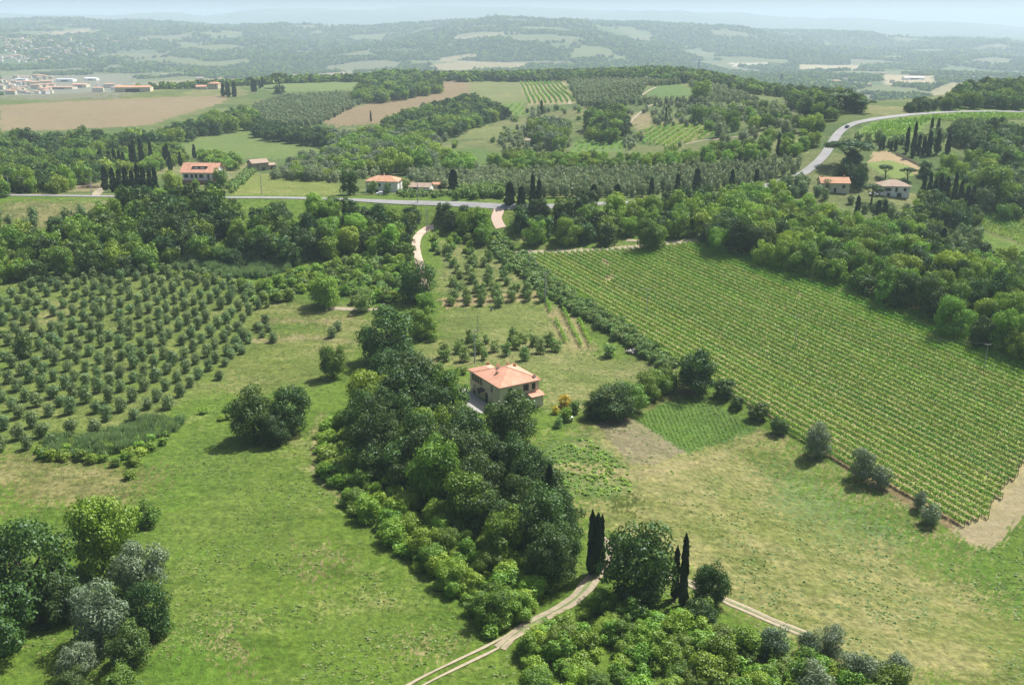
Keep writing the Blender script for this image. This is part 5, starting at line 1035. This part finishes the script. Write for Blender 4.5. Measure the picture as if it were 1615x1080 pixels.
# masses by geometry-node instancing
HID = bpy.data.collections.new("source_meshes")
def make_stuff(name, label, cat, pts, meshes):
    if not len(pts): return None
    P = np.array([p[:3] for p in pts], np.float32); me = bpy.data.meshes.new(name); me.vertices.add(len(P)); me.vertices.foreach_set("co", P.ravel())
    a = me.attributes.new("sc", 'FLOAT_VECTOR', 'POINT'); a.data.foreach_set("vector", np.array([(p[3], p[3], p[4]) for p in pts], np.float32).ravel())
    a = me.attributes.new("rt", 'FLOAT_VECTOR', 'POINT'); a.data.foreach_set("vector", np.array([(0, 0, p[5]) for p in pts], np.float32).ravel())
    a = me.attributes.new("ix", 'INT', 'POINT'); a.data.foreach_set("value", np.array([p[6] for p in pts], np.int32))
    me.update(); o = obj(name, me); tag(o, label, cat, kind="stuff")
    c = bpy.data.collections.new(name + "_sources"); HID.children.link(c)
    for i, m in enumerate(meshes):
        q = bpy.data.objects.new("%02d_src" % i, m); c.objects.link(q)
    g = bpy.data.node_groups.new(name, 'GeometryNodeTree'); g.interface.new_socket("Geometry", in_out='INPUT', socket_type='NodeSocketGeometry'); g.interface.new_socket("Geometry", in_out='OUTPUT', socket_type='NodeSocketGeometry')
    gi = g.nodes.new("NodeGroupInput"); go = g.nodes.new("NodeGroupOutput"); ip = g.nodes.new("GeometryNodeInstanceOnPoints"); ci = g.nodes.new("GeometryNodeCollectionInfo")
    ci.inputs["Collection"].default_value = c; ci.inputs["Separate Children"].default_value = True; ci.inputs["Reset Children"].default_value = True
    def na(n, t): x = g.nodes.new("GeometryNodeInputNamedAttribute"); x.data_type = t; x.inputs[0].default_value = n; return x.outputs[0]
    g.links.new(gi.outputs[0], ip.inputs["Points"]); g.links.new(ci.outputs[0], ip.inputs["Instance"]); ip.inputs["Pick Instance"].default_value = True
    g.links.new(na("ix", 'INT'), ip.inputs["Instance Index"]); g.links.new(na("sc", 'FLOAT_VECTOR'), ip.inputs["Scale"])
    er = g.nodes.new("FunctionNodeEulerToRotation"); g.links.new(na("rt", 'FLOAT_VECTOR'), er.inputs[0]); g.links.new(er.outputs[0], ip.inputs["Rotation"])
    g.links.new(ip.outputs[0], go.inputs[0]); md = o.modifiers.new("scatter", 'NODES'); md.node_group = g; return o
WORDS = dict(bright=('acacia_woods', 'farther bright green acacia trees'), broad=("broadleaf_woods", "farther broadleaf woods beyond the ridge"), dark=("oak_woods", "farther dark oak woods beyond the ridge"), golive=("silvery_olive_groves", "farther silvery olive groves beyond the ridge road"), olive=("olive_groves", "farther olive groves on the middle slopes"), shrub=("scrub", "dense low green scrub in the thickets"), dshrub=("dark_scrub", "dark low scrub"), hedge=("hedge_growth", "remaining hedge growth"), fruit=("orchard_growth", "remaining orchard growth"), pale=("willow_growth", "pale willowy growth in the valley"))
for kind, L in rest.items():
    if not L: continue
    K = KIND[kind]; nl = len(K['lo']); src = list(K['lo']) + list(K['mid'])[:2]
    pts = [(s['x'], s['y'], hz(s['x'], s['y']) - .08, s['w'], s['h'], s['rot'], (i % nl) if s['px'] < 16 else nl + (i % 2)) for i, s in enumerate(L)]
    nm, lb = WORDS.get(kind, (K['name'] + "_growth", "remaining " + kind)); make_stuff(nm, lb, "vegetation", pts, src)
print("SPOTS", len(SPOTS), {k: len(v) for k, v in rest.items()})

# reed beds, grass tufts, far woodland
REED = [crown("reed", reed_cloud(90), 'reed') for _ in range(3)]
TUFT = [crown("tuft", broad_cloud(26, .34, 5, lo=.0, spread=.3, cr=(.1, .2)), 'tuft') for _ in range(4)]
def px_scatter(poly, n, hc=0.0, jit=True):
    P = wpoly(poly, 20, hc); xs = [p[0] for p in P]; ys = [p[1] for p in P]; X = rng.uniform(min(xs), max(xs), n * 6); Y = rng.uniform(min(ys), max(ys), n * 6)
    k = pip(X, Y, P); return X[k][:n], Y[k][:n]
pts = []
for poly, n in (([(62,702),(80,688),(130,682),(190,672),(240,656),(288,656),(272,672),(235,688),(200,702),(150,710),(90,712)], 330), ([(228,402),(300,395),(430,388),(490,398),(470,415),(420,432),(360,432),(290,420)], 620), ([(540,420),(600,405),(610,425),(560,440)], 90)):
    X, Y = px_scatter(poly, n, 1.5)
    for x, y in zip(X, Y): pts.append((x, y, hz(x, y), random.uniform(1.3, 2.4), 1.2 + 3.4 * float(fbm(np.array([x / 3.5]), np.array([y / 3.5]), 2)[0]) ** 1.5 * random.uniform(.8, 1.2), random.uniform(0, 6.3), random.randrange(3)))
make_stuff("reed_bed", "beds of tall blue-green giant cane", "reeds", pts, REED)
Y = 75 * np.exp(rng.random(60000) * math.log(430 / 75)); X = Y * rng.uniform(-.66, .66, len(Y)); k = (fbm(X/9, Y/9, 3) + .25 * rng.random(len(X)) > .63); X, Y = X[k], Y[k]
VP = wpoly([(812,396),(1100,376),(1345,440),(1700,600),(1700,760),(1560,866),(1310,716),(1062,560)]); k = ~pip(X, Y, VP); X, Y = X[k], Y[k]; Zt = H(X, Y)
near = [P for P, w in ROADS]; RP = np.concatenate([P[(P[:, 1] < 460)] for P in near]); keep = np.ones(len(X), bool)
for i in range(0, len(X), 4000): d2 = ((X[i:i+4000, None] - RP[None, :, 0])**2 + (Y[i:i+4000, None] - RP[None, :, 1])**2).min(1); keep[i:i+4000] = d2 > 5
X, Y, Zt = X[keep], Y[keep], Zt[keep]
make_stuff("grass_tufts", "tussocks and weeds standing in the meadows", "grass", [(x, y, z - .05, w, w * q, r, i) for x, y, z, w, q, r, i in zip(X, Y, Zt, rng.uniform(.35, 1.1, len(X)), rng.uniform(.2, .42, len(X)), rng.uniform(0, 6.3, len(X)), rng.integers(0, 4, len(X)))], TUFT)
# vegetable plot
X, Y = px_scatter([(1003,660),(1050,636),(1098,625),(1188,676),(1150,692),(1080,710)], 1500); X = np.round(X / 1.2) * 1.2 + rng.normal(0, .12, len(X))
make_stuff("vegetable_rows", "low green vegetable rows in the garden plot", "vegetables", [(x, y, hz(x, y) - .05, random.uniform(.5, .9), random.uniform(.3, .55), random.random()*6, 0) for x, y in zip(X, Y)], [crown("sprig", broad_cloud(30, .3, 5, lo=0, spread=.3), 'shrub')])
X, Y = px_scatter([(862,712),(925,690),(985,735),(1000,775),(905,788),(868,752)], 260)
make_stuff("weedy_plot_plants", "leafy weeds and vegetables in the rough plot below the yellow brooms", "vegetables", [(x, y, hz(x, y) - .05, random.uniform(.7, 1.6), random.uniform(.4, .8), random.random()*6, 0) for x, y in zip(X, Y)], [crown("sprig", broad_cloud(40, .3, 5, lo=0, spread=.3), 'shrub')])
# far woods: field edges and wooded cells beyond the ridge
Y = 1400 * np.exp(rng.random(230000) ** .8 * math.log(8500 / 1400)); X = Y * rng.uniform(-.62, .62, len(Y)); b, e = far_cell(X, Y)
typ = b % 10; woody = np.isin(typ, (0, 3, 7)); semi = np.isin(typ, (1, 5, 6, 9)); nz = fbm(X / 240, Y / 300, 3)
keep = np.where(woody, rng.random(len(X)) < .8, np.where(semi, nz + .3 * rng.random(len(X)) > .62, (e < 22) & (nz > .42)))
for poly in ([(0,120),(245,120),(245,158),(0,160)], [(0,56),(240,56),(240,100),(0,100)]):
    U, Vv, _ = proj(X, Y, H(X, Y)); keep &= ~(pip(U, Vv, poly) & (rng.random(len(X)) < .55))
for poly, c, d, t, wob in REG[-11:]:
    keep &= ~pip(X, Y, wpoly(poly))
X, Y, b = X[keep], Y[keep], b[keep]; Zt = H(X, Y); w = rng.uniform(9, 17, len(X)) * np.clip(Y / 3500, .9, 1.7)
make_stuff("far_woodland", "hazy woods, hedges and tree lines over the far hills", "woodland", list(zip(X, Y, Zt - .3, w, w * rng.uniform(.6, .95, len(X)), rng.uniform(0, 6.3, len(X)), rng.integers(0, 4, len(X)))),
  [crown("far_a", broad_cloud(110, .30, 8), 'dark'), crown("far_b", broad_cloud(110, .30, 8), 'broad'), crown("far_c", broad_cloud(110, .30, 8), 'dark'), crown("far_d", broad_cloud(110, .30, 8), 'broad')])
print("far", len(X))

# ------------------------------------------------------------------ vine rows
def vine_rows(poly_px, dir_px, spacing, label, group, hgt=1.65, wid=.62, dens=46, leaf=.36, start=0.0, gap=.1, hc=.0, dvec=None, name="vine_row", mat='vine', posts=True, maxn=300):
    P = wpoly(poly_px, 12, hc); a = np.array(hit(*dir_px[0])[:2]); b = np.array(hit(*dir_px[1])[:2]); d = (b - a) / np.linalg.norm(b - a)
    if dvec: d = np.array(dvec) / math.hypot(*dvec)
    nrm = np.array([-d[1], d[0]]); q = np.array(P); s = q @ nrm; l = q @ d; rows = 0; k = s.min() + spacing * .5
    while k < s.max() and rows < maxn:
        t = np.arange(l.min(), l.max(), .5); X = t * d[0] + k * nrm[0]; Y = t * d[1] + k * nrm[1]; ins = pip(X, Y, P)
        k += spacing
        if ins.sum() < 6: continue
        i = np.nonzero(ins)[0]; t0, t1 = t[i[0]] + rng.uniform(-1, 1), t[i[-1]]; n = int((t1 - t0) * dens); tt = rng.uniform(t0, t1, n); ks = k - spacing
        X = tt * d[0] + ks * nrm[0]; Y = tt * d[1] + ks * nrm[1]
        m = (fbm(X / 1.1, Y / 1.1, 2) > .15) & (fbm(X / 12 + 9, Y / 12, 3) > .13) & (X / Y < .72); vis = Y > 0
        X, Y = X[m], Y[m]; n = len(X)
        if n < 20: continue
        o_ = rng.normal(0, wid * .36, n); up = rng.random(n); bul = .75 + .5 * vnoise(X * .9 + ks, Y * .9)
        bul = .9 + .2 * vnoise(X * .9 + ks, Y * .9); X2 = X + nrm[0] * o_ * bul; Y2 = Y + nrm[1] * o_ * bul; Z2 = H(X2, Y2) + .35 + up * (hgt - .35) * bul
        Nn = np.stack([nrm[0] * np.sign(o_), nrm[1] * np.sign(o_), .4 + up * 1.2], 1); Nn /= np.linalg.norm(Nn, axis=1)[:, None]
        ox, oy = float(X2.mean()), float(Y2.mean()); oz = hz(ox, oy); C = np.stack([X2 - ox, Y2 - oy, Z2 - oz], 1); V = leaves(C, Nn, leaf, .5)
        r = obj(name, crown(name, V, mat)); r.location = (ox, oy, oz); tag(r, ordinal(rows + 1) + ' ' + label, "vine row", group); rows += 1
        if posts:
            pb_ = MB(); px_ = np.arange(t0, t1, 6.0)
            for tp in (t0, t1): 
                x = tp * d[0] + ks * nrm[0]; y = tp * d[1] + ks * nrm[1]; z = hz(x, y); pb_.box(x-ox-.05, x-ox+.05, y-oy-.05, y-oy+.05, z-oz-.2, z-oz+1.7)
            pb_.build("post", M['wood'], r)
    return rows
n1 = vine_rows([(822,402),(900,400),(1000,394),(1060,388),(1110,383),(1190,394),(1345,446),(1480,500),(1660,582),(1660,690),(1610,745),(1553,818),(1514,828),(1300,717),(1052,563),(925,482)], ((820,400),(1310,708)), 2.1, "leafy row of the large vineyard, counted from its upper wood edge", "vine rows of the large vineyard", hgt=1.6, wid=.53, dens=72, leaf=.32, dvec=(-.4838, .8752))
print("vine rows", n1)
for a, b, lb in (((861,474),(869,494),"upper short piece of vine row beside the concrete pole"),((876,506),(893,542),"left full row of the three short vine rows"),((888,490),(917,548),"middle row of the three short vine rows"),((913,506),(932,547),"right row of the three short vine rows")):
    A = np.array(hit(*a)[:2]); B = np.array(hit(*b)[:2]); n = int(np.linalg.norm(B - A) * 34); t = rng.random(n); d = (B - A) / np.linalg.norm(B - A); nr_ = np.array([-d[1], d[0]])
    X = A[0] + (B[0]-A[0])*t; Y = A[1] + (B[1]-A[1])*t; o_ = rng.normal(0, .3, n); up = rng.random(n); X2 = X + nr_[0]*o_; Y2 = Y + nr_[1]*o_; Z2 = H(X2, Y2) + .3 + up*1.5; ox, oy = X2.mean(), Y2.mean(); oz = hz(ox, oy)
    Nn = np.stack([nr_[0]*np.sign(o_), nr_[1]*np.sign(o_), .4+up], 1); Nn /= np.linalg.norm(Nn, axis=1)[:, None]
    r = obj("vine_row", crown("vine_row", leaves(np.stack([X2-ox, Y2-oy, Z2-oz], 1), Nn, .36, .5), 'vine')); r.location = (ox, oy, oz); tag(r, lb, "vine row", "short vine rows of the fruit plot")
vine_rows([(1018,203),(1098,196),(1130,212),(1062,232),(1014,228)], ((1030,230),(1080,196)), 6.0, "row of the yellow-green plot in the middle groves, counted across it", "rows of the yellow-green plot", 1.8, 1.4, 9, .8, posts=False)
vine_rows([(765,170),(823,163),(830,180),(774,188)], ((775,188),(800,165)), 7.0, "bright row of the striped allotment below the brown field, counted across it", "rows of the striped allotment", 1.4, 1.6, 9, .8, posts=False)
vine_rows([(907,224),(983,217),(984,234),(907,238)], ((915,238),(930,220)), 5.5, "row of the small bright plot above the dense grove, counted across it", "rows of the small bright plot", 1.5, 1.1, 9, .7, posts=False)
vine_rows([(818,129),(887,130),(905,161),(836,164)], ((835,130),(855,163)), 5.2, "row of the small far vineyard, counted across from one side", "vine rows of the small far vineyard", 2.0, 1.0, 12, .9, posts=False)
vine_rows([(1352,212),(1385,195),(1432,188),(1490,182),(1640,180),(1640,189),(1500,186),(1460,194),(1440,212),(1390,218)], ((1350,212),(1440,206)), 5.5, "row of the ridge vineyard, counted across its slope", "vine rows of the ridge vineyard", 1.9, 1.3, 12, .8, posts=False)
vine_rows([(1480,333),(1530,330),(1640,354),(1640,394),(1572,373)], ((1490,335),(1600,378)), 3.0, "row of the small vineyard below the cypress wood, counted across it", "vine rows of the small right vineyard", 1.7, 1.0, 14, .55, posts=False)

# ------------------------------------------------------------------ haze (closed box of even air)
hm = bpy.data.materials.new("haze_air"); hm.use_nodes = True; hn = hm.node_tree; hn.nodes.clear()
ho = hn.nodes.new("ShaderNodeOutputMaterial"); pv = hn.nodes.new("ShaderNodeVolumePrincipled"); hn.links.new(pv.outputs[0], ho.inputs["Volume"])
pv.inputs["Color"].default_value = (0.665, 0.835, 1.0, 1); pv.inputs["Density"].default_value = 0.00012; pv.inputs["Anisotropy"].default_value = 0.1
zlo = float(ZZ.min()) - 2.0; zhi = max(float(ZZ.max()), CAM_H) + 30.0
hb = MB().box(-20800, 20800, -60, 21000, zlo, zhi).build("haze", [hm]); tag(hb, "pale blue summer haze filling the valley air", "haze", kind="stuff")
